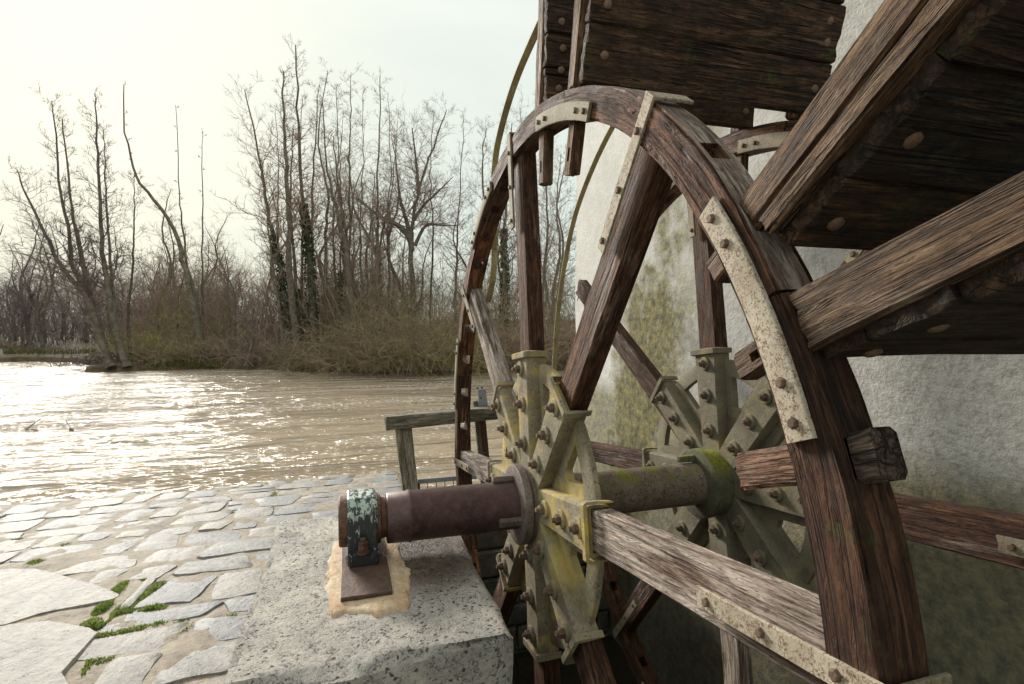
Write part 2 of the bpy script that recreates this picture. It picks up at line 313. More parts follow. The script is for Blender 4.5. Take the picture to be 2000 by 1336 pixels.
M_BED = stone('orange mortar bed', (.36, .21, .10), (.50, .37, .24), (.62, .51, .39), .3, .75, .7, 2.2, tint=False)
M_PIT = stone('dark wet masonry', (.045, .042, .036), (.10, .092, .075), (.17, .155, .125), .6, .7, .8, tint=True)

m, n = new_mat('mill plaster'); M_WALL = m
pos = n.add('ShaderNodeNewGeometry').outputs['Position']; X, Y, Z = n.sep(pos)
lo = n.noise(pos, 1.1, 6, .6, .5); md = n.noise(pos, 6, 6, .65); fi = n.noise(pos, 55, 5, .7); gr = n.noise(pos, 24, 5, .65)
c = n.ramp(n.math('ADD', n.math('MULTIPLY', lo, .5), n.math('MULTIPLY', md, .5)), [(.35, (.48, .465, .43)), (.55, (.60, .588, .56)), (.72, (.67, .66, .64))])
c = n.mix(n.ramp(gr, [(.36, .5), (.5, 0.0)]), c, (.52, .49, .43))
# light fall-off behind the paddles painted in as greyer plaster, mossy green stain near the splash
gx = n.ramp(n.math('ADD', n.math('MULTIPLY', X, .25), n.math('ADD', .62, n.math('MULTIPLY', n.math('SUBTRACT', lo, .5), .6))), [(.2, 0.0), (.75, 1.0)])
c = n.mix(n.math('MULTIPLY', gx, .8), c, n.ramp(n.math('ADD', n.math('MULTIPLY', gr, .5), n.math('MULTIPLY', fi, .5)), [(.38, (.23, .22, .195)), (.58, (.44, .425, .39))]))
dx = n.math('ABSOLUTE', n.math('SUBTRACT', X, n.math('MULTIPLY_ADD', Z, .28, -1.86))); band = n.ramp(n.math('ADD', n.math('MULTIPLY', dx, 1.25), n.math('MULTIPLY', n.math('SUBTRACT', md, .5), 1.1)), [(.45, 1.0), (1.05, 0.0)])
low = n.ramp(n.math('MULTIPLY_ADD', Z, -.36, .80), [(.25, 0.0), (.75, 1.0)])       # 0 high up, 1 near the water
gm = n.math('MULTIPLY', n.ramp(n.math('ADD', n.math('ADD', n.math('MULTIPLY', md, .75), n.math('MULTIPLY', lo, .55)), n.math('MULTIPLY', low, .42)), [(.54, 0.0), (.78, 1.0)]), n.math('MAXIMUM', band, n.ramp(low, [(.85, 0.0), (1, .8)])))
c = n.mix(n.math('MULTIPLY', gm, .95), c, n.ramp(n.noise(pos, 14, 4, .7), [(.36, (.05, .046, .02)), (.5, (.15, .13, .045)), (.66, (.27, .225, .085))]))
wet = n.ramp(n.math('ADD', n.math('MULTIPLY', Z, -.55), n.math('MULTIPLY', md, .55)), [(.52, 0.0), (1.0, 1.0)])
c = n.mix(n.math('MULTIPLY', wet, .65), c, n.ramp(n.noise(pos, 11, 5, .7), [(.35, (.018, .02, .014)), (.6, (.06, .058, .036)), (.75, (.11, .105, .07))]))
out(n, c, .9, n.math('ADD', n.math('ADD', n.math('MULTIPLY', fi, 1.2), n.math('MULTIPLY', gr, .7)), n.math('MULTIPLY', md, .15)), .7, .010, spec=.3)

m, n = new_mat('muddy river water'); M_WATER = m
pos = n.add('ShaderNodeNewGeometry').outputs['Position']
fl = n.scale(pos, (1.0, .15, 1))                                   # ripples run along the current
w1 = n.noise(fl, 1.5, 4, .5, 1.4); w2 = n.noise(n.scale(pos, (1.0, .3, 1)), 5, 4, .55, 1.0); w3 = n.noise(pos, 22, 3, .6)
foam = n.math('MULTIPLY', n.ramp(n.noise(n.scale(pos, (1.0, .6, 1)), 15, 3, .6), [(.58, 0.0), (.64, 1.0)]), n.ramp(n.noise(n.scale(pos, (1, .3, 1)), 1.0, 4, .55), [(.44, 0.0), (.60, 1.0)]))
c = n.ramp(n.noise(fl, .8, 4), [(.35, (.33, .25, .165)), (.65, (.44, .35, .245))])
c = n.mix(n.math('MULTIPLY', foam, .85), c, (.8, .77, .7))
h = n.math('ADD', n.math('ADD', n.math('MULTIPLY', w1, 3.4), n.math('MULTIPLY', w2, .5)), n.math('MULTIPLY', w3, .035))
out(n, c, n.mix(foam, (.10, .10, .10), (.7, .7, .7)), h, 1.0, .24, spec=.7, IOR=1.5)
m, n = new_mat('dark race water'); M_RACE = m
out(n, (.02, .018, .012), .12, n.noise(n.add('ShaderNodeNewGeometry').outputs['Position'], 6, 4), .3, .03)

def plain(name, c1, c2, sc_=3.0, rough=.9, bs=.4, rnd=True):
    m, n = new_mat(name); pos = n.add('ShaderNodeNewGeometry').outputs['Position']
    f = n.noise(pos, sc_, 5, .65)
    c = n.ramp(f, [(.35, c1), (.65, c2)])
    if rnd: c = n.mix(1.0, c, n.ramp(n.add('ShaderNodeObjectInfo').outputs['Random'], [(0, (.8, .8, .8)), (1, (1.2, 1.18, 1.15))]), 'MULTIPLY')
    out(n, c, rough, f, bs, .02, spec=.2); return m
M_BARK = plain('grey green bark', (.085, .072, .056), (.20, .175, .135), 7)
M_TWIG = plain('brown twigs', (.18, .13, .105), (.33, .25, .20), 2)
M_TWIGP = plain('violet brown twigs', (.115, .09, .088), (.205, .163, .158), 1)
M_TWIGO = plain('olive tan willow stems', (.14, .108, .068), (.29, .228, .145), 1.2)
M_TWIGG = plain('moss green twigs', (.17, .15, .065), (.32, .285, .125), 1.5)
M_IVY = plain('dark ivy leaves', (.025, .045, .02), (.07, .10, .045), 9, .6)
M_LITTER = plain('leaf litter bank', (.05, .037, .022), (.13, .095, .055), 5, rnd=False)
M_GRASS = plain('fresh green grass', (.14, .23, .04), (.36, .41, .11), 12, .6, rnd=False)
M_BANKG = plain('pale bank grass', (.06, .075, .02), (.13, .13, .04), 3, rnd=False)
M_FIR = plain('dull evergreen needles', (.025, .035, .015), (.06, .07, .03), 6)

# ------------------------------------------------------------------ ground, river, banks
WZ = -.86
def gz(x, y=0): return -.58 + .075*x if x < .5 else -.5425
def on_ground(px, py):
    d = ray(px, py); t = (-.58+.075*CAM[0]-CAM[2])/(d[2]-.075*d[0]); return CAM+d*t
def on_z(px, py, z): d = ray(px, py); return CAM + d*(z-CAM[2])/d[2]

# pavement: mortar sheet with a quay skirt, stones are its pieces
xs = np.concatenate([[-9.0, -6.5], np.linspace(-5.4, 1.6, 190), [2.5, 4, 7, 12]]); ys = np.concatenate([[-40, -22, -14, -9], np.linspace(-6.5, -.36, 170)])
gx_, gy_ = np.meshgrid(xs, ys, indexing='ij')
base = np.where(gx_ < .5, -.58+.075*gx_, -.5425)
gzv = base + .002 + .012*fbm(gx_*3, gy_*3, 0, 3, 3) + .008*fbm(gx_*12, gy_*12, 0, 8, 2)
gzv = np.where(gx_ < -4.9, gzv-.35, gzv)
nx, ny = gx_.shape; V = np.stack([gx_, gy_, gzv], -1).reshape(-1, 3)
ii, jj = np.meshgrid(np.arange(nx-1), np.arange(ny-1), indexing='ij'); i0 = (ii*ny+jj).ravel()
Q = np.stack([i0, i0+ny, i0+ny+1, i0+1], 1)
sk = V[(np.arange(nx)*ny+ny-1)].copy(); sk[:, 2] = -2.7; b0 = len(V); V = np.concatenate([V, sk])
Q2 = np.array([[i*ny+ny-1, (i+1)*ny+ny-1, b0+i+1, b0+i] for i in range(nx-1)])
pav = tag(obj('pavement', quadmesh('pavement', V, np.concatenate([Q, Q2]), M_MORTAR, True)), None, None, kind='structure')

def gseed(zx, zy): p = on_ground(zx/2.857, 900+zy/2.857); return p[0], p[1]
def clip(poly, nx_, ny_, c0):                              # keep nx*x+ny*y <= c0
    o_ = []
    for i in range(len(poly)):
        p, q = poly[i], poly[(i+1) % len(poly)]; dp, dq = nx_*p[0]+ny_*p[1]-c0, nx_*q[0]+ny_*q[1]-c0
        if dp <= 0: o_.append(p)
        if (dp < 0) != (dq < 0): t = dp/(dp-dq); o_.append((p[0]+(q[0]-p[0])*t, p[1]+(q[1]-p[1])*t))
    return o_
ncob = 0
POL = [[(-1.72, -3.9), (-1.62, -2.95), (-1.20, -2.42), (-.86, -2.16), (-.74, -2.5), (-.70, -3.9)], [(-.66, -3.9), (-.69, -2.45), (-.46, -2.12), (.02, -2.02), (.55, -2.0), (.5, -3.9)]]
xr = -4.75; row = 0
def xb(r_, x0, y): return x0 + .075*float(vn(y*1.1, r_*3.7, 0, 31)) + .03*float(vn(y*4, r_*3.7, 0, 33))
while xr < 1.5:
    hh = random.uniform(.24, .40); y = -6.2+random.random()*.4
    while y < -.5:
        ll = random.choice((random.uniform(.22, .36), random.uniform(.32, .62))); j1 = random.uniform(.006, .026); j2 = random.uniform(.008, .03)
        sk0, sk1 = random.uniform(-.09, .09), random.uniform(-.09, .09); y1 = y+ll
        if random.random() < .16 and hh > .3:               # two small stones instead of one
            xm = random.uniform(.4, .6); bands = ((0, xm), (xm, 1))
        else: bands = ((0, 1),)
        for f0, f1 in bands:
            pl_ = []
            for (fx_, fy_, sk_) in ((f0, 0, sk0), (f0, .5, 0), (f0, 1, sk1), (f1, 1, sk1), (f1, .5, 0), (f1, 0, sk0)):
                yy_ = y+(y1-y)*fy_ + sk_*(fx_-.5)*.9 + (j2 if fy_ == 0 else -j2 if fy_ == 1 else 0)
                lo_, hi_ = xb(row, xr, yy_)+j1, xb(row+1, xr+hh, yy_)-j1
                pl_.append((lo_+(hi_-lo_)*fx_ + (j1 if fx_ == f0 and f0 > 0 else -j1 if fx_ == f1 and f1 < 1 else 0), yy_))
            cx_, cy_ = sum(p[0] for p in pl_)/6, sum(p[1] for p in pl_)/6
            edge_y = np.interp(cx_, [-1.72, -1.2, -.86, -.46, .02, .55], [-3.1, -2.42, -2.13, -2.08, -1.98, -1.98])
            if -1.78 < cx_ < .56 and cy_ < edge_y+.10:
                if cy_ < edge_y-.10: continue
                pl_ = [p if p[1] > edge_y+.03 else (p[0], edge_y+.03+.01*random.random()) for p in pl_]
            if cx_ > 1.2 and cy_ > -.9: continue
            POL.append(pl_)
        y = y1
    xr += hh; row += 1
for poly in POL:
    if len(poly) >= 3: poly = clip(poly, 0, 1, -.38)
    if len(poly) < 3: continue
    x, y = sum(p[0] for p in poly)/len(poly), sum(p[1] for p in poly)/len(poly)
    if -.60 < x < .82 and -1.25 < y < -.3: continue         # nothing lies under the stone block
    P2 = np.array(poly)
    # drop very short edges, resample, round and roughen
    keep = [P2[i] for i in range(len(P2)) if np.linalg.norm(P2[i]-P2[i-1]) > .02]
    if len(keep) < 3: continue
    P2 = np.array(keep); P2 = np.concatenate([np.stack([[.88*P2[i]+.12*P2[(i+1) % len(P2)], .12*P2[i]+.88*P2[(i+1) % len(P2)]][0], [.88*P2[i]+.12*P2[(i+1) % len(P2)], .12*P2[i]+.88*P2[(i+1) % len(P2)]][1]]) for i in range(len(P2))])
    while len(P2) < 18:
        L_ = [np.linalg.norm(P2[(i+1) % len(P2)]-P2[i]) for i in range(len(P2))]; i = int(np.argmax(L_)); P2 = np.insert(P2, i+1, (P2[i]+P2[(i+1) % len(P2)])/2, 0)
    cen = P2.mean(0); size = np.linalg.norm(P2-cen, axis=1).mean()
    if size < .03: continue
    P2 = cen + (P2-cen)*(1+.10*vn(P2[:, 0]*9, P2[:, 1]*9, 0, 4)+.05*vn(P2[:, 0]*27, P2[:, 1]*27, 0, 5))[:, None]
    k = len(P2); tilt = np.array([random.uniform(-.025, .025), random.uniform(-.025, .025)]); lift = random.uniform(-.005, .005)+.012*float(fbm(cen[0]*3, cen[1]*3, 0, 3, 3))
    V = []
    for sc_, dz in ((1.03, -.05), (1.0, -.007), (.95, .004), (.62, .008)):
        q = cen+(P2-cen)*(sc_ if sc_ < .7 else 1 - (1-sc_)*min(1, .14/size))
        z = np.array([gz(*p) for p in q]) + (q-cen)@tilt + lift + dz + (.006*fbm(q[:, 0]*8, q[:, 1]*8, 1, 6, 2) if dz > -.03 else 0)
        V += [(q[i, 0], q[i, 1], z[i]) for i in range(k)]
    V.append((cen[0], cen[1], gz(*cen)+lift+.009+.004*random.uniform(-1, 1)))
    F = []
    for r_ in range(3):
        for i in range(k): j = (i+1) % k; F.append((r_*k+i, r_*k+j, (r_+1)*k+j, (r_+1)*k+i))
    for i in range(k): F.append((3*k+i, 3*k+(i+1) % k, 4*k))
    A_ = sum(P2[i, 0]*P2[(i+1) % k, 1]-P2[(i+1) % k, 0]*P2[i, 1] for i in range(k))
    if A_ < 0: F = [f[::-1] for f in F]
    obj('paving_stone', mesh('paving_stone', V, F, M_COBBLE, None, True, 50), pav); ncob += 1

# river sheet with real swell near the quay
xs = np.concatenate([[-120, -80, -55, -40, -32], np.linspace(-27, -2.55, 190)]); ys = np.concatenate([[-110, -70, -45, -30, -22], np.linspace(-17, 9, 130), [14, 25, 60]])
gx_, gy_ = np.meshgrid(xs, ys, indexing='ij')
amp = np.clip((gx_+60)/40, 0, 1)
gzv = WZ + amp*(.022*fbm(gx_*.9, gy_*.35, 0, 21, 3)+.008*fbm(gx_*4, gy_*1.6, 0, 25, 2))
nx, ny = gx_.shape; ii, jj = np.meshgrid(np.arange(nx-1), np.arange(ny-1), indexing='ij'); i0 = (ii*ny+jj).ravel()
tag(obj('river', quadmesh('river', np.stack([gx_, gy_, gzv], -1).reshape(-1, 3), np.stack([i0, i0+ny, i0+ny+1, i0+1], 1), M_WATER, True)), None, None, kind='structure')
obj_race = tag(obj('race_water', mesh('race_water', [(-2.3, -.36, -2.35), (14, -.36, -2.35), (14, 1.7, -2.35), (-2.3, 1.7, -2.35)], [(0, 1, 2, 3)], M_RACE)), None, None, kind='structure')

# far bank: a low mound of terrain behind the shoreline
SH = [(-60, -140), (-46, -60), (-40, -34)] + [tuple(on_z(px, py, WZ)[:2]) for px, py in ((-60, 708), (60, 707), (150, 709), (190, 719), (160, 727.5), (230, 727), (300, 724), (400, 722), (480, 722), (560, 725), (620, 728), (690, 730), (760, 731), (830, 730), (900, 728), (1000, 727), (1110, 725))] + [(-15, 12), (-17, 40), (-30, 120)]
SH = np.array(SH); SH = np.array([SH[i]+(SH[i+1]-SH[i])*t for i in range(len(SH)-1) for t in (0, .25, .5, .75)])
SH[:, 0] += .25*vn(SH[:, 0]*1.3, SH[:, 1]*1.3, 0, 5)
V = []; offs = (0.0, .25, .6, 1.4, 4, 10, 25, 60, 200); hts = (-.25, .12, .2, .28, .35, .4, .5, .8, 2.0)
for p in SH:
    for o_, h_ in zip(offs, hts): V.append((p[0]-o_, p[1], WZ+h_+(.08*vn(p[0]*2, p[1]*2, o_, 3) if o_ > .1 else 0)))
k = len(offs); F = [(i*k+j, i*k+j+1, (i+1)*k+j+1, (i+1)*k+j) for i in range(len(SH)-1) for j in range(k-1)]
F = [f[::-1] for f in F]
tag(obj('far_bank', mesh('far_bank', V, F, M_LITTER)), None, None, kind='structure')

# ------------------------------------------------------------------ mill wall
wall = thing('mill_building', 'pale plastered mill wall, stained green low down, behind the wheel', 'building', (-3.3, 1.7, -2.6))
A, B = lin(-3.3, 9, .16), lin(-2.6, 8, .16)
a, b, c, fa, fb, fc, Q = grid_solid(A, B, [0, .12, 5.0, 12.0], None, .025)
V = np.stack([a + np.where(fa < 0, .03*fbm(b*.7, c, 0, 2), 0), 1.7+c+np.where(fc < 0, .018*fbm(a*1.3, b*1.3, 0, 7, 3), 0), b], 1)
child('wall', mesh('wall', V, [q[::-1] for q in Q], M_WALL, None, True, 40), wall)

# ------------------------------------------------------------------ end wall of the wheel pit
pw_ = thing('pit_wall', 'dark rough stone wall closing the wheel pit below the timber railing', 'wall', (-2.35, .6, -2.6))
child('core', mesh('core', [(x, y, z) for x in (-2.75, -2.36) for y in (-.36, 1.68) for z in (-2.6, -.76)], [(0, 1, 3, 2), (4, 6, 7, 5), (0, 4, 5, 1), (2, 3, 7, 6), (1, 5, 7, 3), (0, 2, 6, 4)], M_PIT), pw_)
z = -2.6
while z < -.8:
    h = random.uniform(.20, .30); h = min(h, -.74-z); y = -.36
    while y < 1.64:
        l = min(random.uniform(.28, .6), 1.68-y)
        me = timber_mesh('masonry_stone', l-.02, h-.02, .13, M_PIT, .06, .012, .02, .01, .02, cstep=.07)
        child('masonry_stone', me, pw_, basis((-2.36, y+.01, z+h/2), (0, 1, 0), (0, 0, 1), (1, 0, 0))); y += l
    z += h

# ------------------------------------------------------------------ water wheel
WH = thing('water_wheel', 'old iron and timber water wheel with broken paddles beside the mill wall', 'water wheel', (0, 0, -2.1))
PH = 7.94; WB = 1.17; RI, RO = 1.88, 2.008
def er(t): return np.array([math.cos(t), 0, math.sin(t)])
def et(t): return np.array([-math.sin(t), 0, math.cos(t)])
YN = np.array([0, 1., 0])
def radial(theta, r, y, tang=0.0): t = rad(theta); return basis(er(t)*r+et(t)*tang+YN*y, er(t), et(t), -YN)
# shaft: front tube, back tube, collars
shaft = child('shaft', lathe('shaft', [(-.76, .085), (-.745, .085), (-.742, .116), (-.735, .121), (-.645, .122), (-.637, .126), (-.627, .126), (-.62, .122), (-.07, .123)], 56, M_SHAFT), WH, Matrix.Translation((0, 0, -.025)))
child('back_shaft', lathe('back_shaft', [(.02, .12), (1.08, .12)], 48, M_SHAFT2), WH, Matrix.Translation((0, 0, -.012)))
child('shaft_end', lathe('shaft_end', [(1.3, .11), (1.72, .11)], 32, M_SHAFT2), WH)
child('collar', lathe('collar', [(-.085, .124), (-.085, .195), (-.08, .205), (-.045, .207), (-.037, .20), (-.03, .185), (.0, .19), (.01, .19)], 56, M_COLLAR), WH, Matrix.Translation((0, 0, -.022)))
child('back_collar', lathe('back_collar', [(1.03, .122), (1.035, .19), (1.04, .2), (1.08, .2), (1.09, .185), (1.17, .19)], 48, M_MOSSY), WH, Matrix.Translation((0, 0, -.012)))
for ang, mt_ in ((100, M_COLLAR), (-20, M_COLLAR), (220, M_COLLAR)):
    t = rad(ang); child('key', timber_mesh('key', .15, .045, .03, mt_, .03, .002, .004, .004), WH, basis(er(t)*.133+YN*-.20+np.array([0, 0, -.022]), YN, et(t), -er(t)))
t = rad(100); child('key', timber_mesh('key', .15, .05, .04, M_MOSSY, .03, .004, .004, .004), WH, basis(er(t)*.133+YN*.93, YN, et(t), -er(t)))

def hub_mesh(name, mat, y0, s):
    V = []; F = []
    def addm(a, b, c, Q, f):
        o_ = len(V); P = np.stack(f(a, b, c), 1)
        V.extend(P.tolist()); F.extend([[q+o_ for q in qq] for qq in Q.tolist()])
    for kk in range(8):
        th = rad(PH+45*kk)
        # channel: front plate and two cheeks, slightly wider outwards
        A, B, Cc = lin(.15, .755, .05), [-.099, -.087, -.03, .03, .087, .099], [-.012, .010, .05, .098]
        mk = np.ones((len(A)-1, 5, 3), bool); mk[3:, 1:4, 1:] = False
        a, b, c, fa, fb, fc, Q = grid_solid(A, B, Cc, mk, .006)
        def f(a, b, c):
            wv = b*(.80+.27*a)+.0015*vn(a*14, b*14, c*14+kk, s); cc = c+.0015*vn(a*11, b*11, 5+kk, s)
            return a*math.cos(th)-wv*math.sin(th), y0+cc, a*math.sin(th)+wv*math.cos(th)
        addm(a, b, c, Q[:, ::-1], f)
        # flared lip round the end of the channel
        A, B, Cc = [.742, .752, .77, .782], [-.119, -.107, -.06, 0, .06, .107, .119], [-.032, -.018, .03, .104]
        mk = np.ones((3, 6, 3), bool); mk[:, 1:5, 1:] = False
        a, b, c, fa, fb, fc, Q = grid_solid(A, B, Cc, mk, .006); addm(a, b, c, Q[:, ::-1], f)
        # web with a triangular opening between this arm and the next, rounded outer rim
        T = [0, .1, .2, .3, .4, .5, .6, .7, .8, .9, 1.0]; Rr = [.17, .25, .33, .435, .45, .51, .57, .622, .634, .705, .722]
        mk = np.ones((10, 10, 1), bool); mk[2:8, 4:7, 0] = False
        a, b, c, fa, fb, fc, Q = grid_solid(list(T), Rr, [.052, .088], mk, .006)
        def g(a, b, c):
            lim = np.minimum(np.degrees(np.arcsin(np.minimum(1, .148/b))), 21.5)
            dg = np.where(a <= .2, a/.2*lim, np.where(a >= .8, 45-(1-a)/.2*lim, lim+(a-.2)/.6*(45-2*lim)))
            ang = th+np.radians(dg); rr = b; return rr*np.cos(ang), y0+c+.001*vn(a, b*20, 0, s), rr*np.sin(ang)
        addm(a, b, c, Q, g)
    return mesh(name, V, F, mat, None, True, 35)
def bolt_mesh(name, r, h, wr, wh, mats, sides=6):
    V = []; F = []
    def ring(rr, z, n_, ph=0): o_ = len(V); V.extend([(rr*math.cos(2*math.pi*i/n_+ph), rr*math.sin(2*math.pi*i/n_+ph), z) for i in range(n_)]); return o_
    if wr:
        a = ring(wr, 0, 16); b = ring(wr, wh*.7, 16); c = ring(wr*.88, wh, 16)
        for i in range(16): j = (i+1) % 16; F += [(a+i, a+j, b+j, b+i), (b+i, b+j, c+j, c+i)]
        F.append(tuple(c+i for i in range(16)))
    a = ring(r, wh, sides, .3); b = ring(r, wh+h*.8, sides, .3); c = ring(r*.75, wh+h, sides, .3)
    for i in range(sides): j = (i+1) % sides; F += [(a+i, a+j, b+j, b+i), (b+i, b+j, c+j, c+i)]
    F.append(tuple(c+i for i in range(sides)))
    if wr:                                               # stub of the threaded rod
        a = ring(r*.5, wh+h, 8); b = ring(r*.45, wh+h*1.6, 8)
        for i in range(8): j = (i+1) % 8; F.append((a+i, a+j, b+j, b+i))
        F.append(tuple(b+i for i in range(8)))
    me = mesh(name, V, F, mats[0], None, True, 30)
    for m_ in mats[1:]: me.materials.append(m_)
    if len(mats) > 1:
        for i, p in enumerate(me.polygons): p.material_index = 0 if (wr and i < 33) else 1
    return me
BM1 = bolt_mesh('hub_bolt', .024, .024, .043, .015, [M_HUB, M_BOLT]); BM2 = bolt_mesh('hub_bolt', .023, .024, .042, .014, [M_HUB2, M_BOLT])
BS = bolt_mesh('strap_bolt', .0125, .011, 0, 0, [M_BOLT], 6)
BSP = bolt_mesh('strap_bolt', .016, .016, 0, 0, [M_STRAP], 8)
def nail_mesh():
    V = [(0, 0, .007)]; F = []
    for r_, z in ((.011, .006), (.017, .003), (.0185, -.004)): V += [(r_*math.cos(i*.7854)*(1+.08*((i*7) % 3-1)), r_*math.sin(i*.7854), z) for i in range(8)]
    for i in range(8):
        j = (i+1) % 8; F += [(0, 1+i, 1+j), (1+i, 9+i, 9+j, 1+j), (9+i, 17+i, 17+j, 9+j)]
    return mesh('nail', V, F, M_NAIL, None, True, 50)
NM = nail_mesh()

PALE = {0, 3, 4}
for wi, (y0, hm, bm) in enumerate(((0.0, M_HUB, BM1), (WB, M_HUB2, BM2))):
    hub = child('hub', hub_mesh('hub', hm, y0, 3+wi*9), WH)
    for kk in range(8):
        th = PH+45*kk
        for r_ in (.29, .50, .69):
            t = rad(th); p = er(t)*r_+YN*(y0-.012)+et(t)*random.uniform(-.006, .006)
            q = random.uniform(0, 1); e1, e2 = er(t)*math.cos(q)+et(t)*math.sin(q), -er(t)*math.sin(q)+et(t)*math.cos(q)
            child('bolt', bm, hub, basis(p, e1, e2, -YN))
        r1 = 1.90; th2 = th
        if wi == 1 and kk == 3: r1, th2 = 2.42, th+5.5
        mat = W_PALE if (wi == 0 and kk in PALE) or (wi == 1 and kk == 6) else W_SPOKE
        me = timber_mesh('spoke', r1-.40, .165, .092, mat, .03, .0035, .012, .02, .008, seed=100+wi*20+kk, taper=.06 if kk != 0 else .02)
        child('spoke', me, WH, radial(th2 if r1 > 2 else th, .40, y0+.058))
        if wi == 1 and kk == 3:                                # bare end with bent nails
            t = rad(th2)
            for q in range(7):
                b_ = er(t)*(1.98+q*.065)+et(t)*.07+YN*(y0+.03+.02*(q % 3)); child('bent_nail', tubes('bent_nail', ([b_, b_+et(t)*.045], [b_+et(t)*.045, b_+et(t)*.055+er(t)*random.uniform(-.03, .03)], [.005, .005], [.005, .004]), M_RUST, 5), WH)
            continue
        # u-shaped strap over the rim and down the spoke
        sw = .056; off = .012 if (wi == 0 and kk in (1, 2)) else (-.022 if kk == 0 else 0); r0_ = 1.48 if kk != 4 else 1.42
        if not (wi == 1 and kk == 4):
            st_ = child('strap', timber_mesh('strap', 2.028-r0_, sw, .011, M_STRAP if kk in (0, 1) and wi == 0 else M_STRAP2, .05, .0012, .002, .004, .002, cstep=.03), WH, radial(th, r0_, y0-.017, off+.02))
            for r_ in (r0_+.045, r0_+.24, 1.92):
                t = rad(th); child('bolt', BS, st_, basis(er(t)*r_+et(t)*(off+.02)+YN*(y0-.022), er(t), et(t), -YN))
            t = rad(th)
            if not (wi == 1 and kk in (3, 4)):
                child('strap_bridge', timber_mesh('strap_bridge', .145, sw, .011, M_STRAP if kk == 1 and wi == 0 else M_STRAP2, .04, .0012, .002, .003, .002, cstep=.03), WH, basis(er(t)*2.030+et(t)*(off+.02)+YN*(y0-.023), YN, et(t), -er(t)))

# rims: eight felloes each, with through mortises for the paddle arms
ARM = {'e': 19.8, 'd': 28.0, 'c': 36.7, 'a': 74.5, 'b': 86.2}
MORT = [19.8, 28.0, 36.7, 44.6, 62.5, 74.5, 86.2] + [PH+45*kk+o_ for kk in range(2, 8) for o_ in (4.8+4.5, 18, 27, 36)] + [109, 116]
TH = .118
for wi, y0 in enumerate((-.012, WB-.004)):
    for kk in range(8):
        if wi == 1 and kk in (3, 4): continue
        c0 = PH+45*kk; t0, t1 = c0-22.5+.12, c0+22.5-.12
        brk = list(np.arange(t0, t1, .55)); brk.append(t1)
        mm = [q % 360 for q in MORT]; mm = [q + 360*round((c0-q)/360) for q in mm]; mm = [q for q in mm if t0+1.6 < q < t1-1.6]
        for q in mm: brk = [b_ for b_ in brk if abs(b_-(q-1.15)) > .3 and abs(b_-(q+1.15)) > .3] + [q-1.15, q+1.15]
        A = sorted(brk); B = [RI, RI+.009, RI+.04, RI+.075, RO-.03, RO-.009, RO]; Cc = [0, .008, .028, .088, TH-.008, TH]
        mk = np.ones((len(A)-1, len(B)-1, len(Cc)-1), bool)
        for i in range(len(A)-1):
            if any(abs((A[i]+A[i+1])/2-q) < 1.15 for q in mm): mk[i, :, 2] = False
        sd = 300+wi*30+kk; a, b, c, fa, fb, fc, Q = grid_solid(A, B, Cc, mk, .006)
        al = np.radians(a)*1.97
        fl_ = .012*np.cos(np.radians((a-c0)*8)) - .006
        edge = (fb != 0) & (fc != 0)
        er_ = np.maximum(0, fbm(al*9, b*6, c*8, sd, 3))*.014
        rr = b + fb*(.006*fbm(al*5, c*30, b*20, sd, 3)-np.where(edge, er_, 0)) + np.where(fb > 0, fl_*.8, fl_*.3)
        yy = y0 + c + fc*(.005*fbm(al*5, b*35, 3, sd+1, 3)-np.where(edge, er_*.8, 0))
        if kk in (2, 3) and wi == 0: rr = rr + np.where(fb < 0, .03*np.maximum(0, vn(al*5, 0, c*4, 77)), 0)     # rotted inner edge
        aa = np.radians(a + np.where(fa != 0, .15*vn(b*40, c*40, 0, sd), 0))
        gc = np.stack([al, b, c], 1)+np.array([sd*.31 % 9, sd*.7 % 7, 0])
        me = mesh('felloe', np.stack([rr*np.cos(aa), yy, rr*np.sin(aa)], 1), Q, W_RIM, gc, True, 38)
        if kk == 1:
            me.materials.append(W_GREY)
            for p in me.polygons:
                cc_ = p.center; rr_ = math.hypot(cc_[0], cc_[2])
                if (p.normal[0]*cc_[0]+p.normal[2]*cc_[2])/rr_ > .7: p.material_index = 1
        child('felloe', me, WH)
    # curved joint straps on the front of the rim
    for kk in range(8):
        if wi == 1 and kk in (2, 3, 4): continue
        cj = PH+45*kk+22.5; rm = 1.938 if kk != 1 else 1.905; hw = 9.3
        a, b, c, fa, fb, fc, Q = grid_solid(list(np.linspace(cj-hw, cj+hw, 26)), [rm-.036, rm-.033, rm, rm+.033, rm+.036], [-.014, -.011, -.001], None, .001)
        aa = np.radians(a); bb = b+.001*vn(a*2, b*60, c, kk)
        js = child('joint_strap', mesh('joint_strap', np.stack([bb*np.cos(aa), y0+c-.003, bb*np.sin(aa)], 1), Q, M_STRAP if kk == 0 and wi == 0 else M_STRAP2, None, True, 38), WH)
        for o_ in (-8.2, -5.6, 5.4, 8.0):
            t = rad(cj+o_); child('bolt', BS, js, basis(er(t)*rm+YN*(y0-.017), er(t), et(t), -YN))

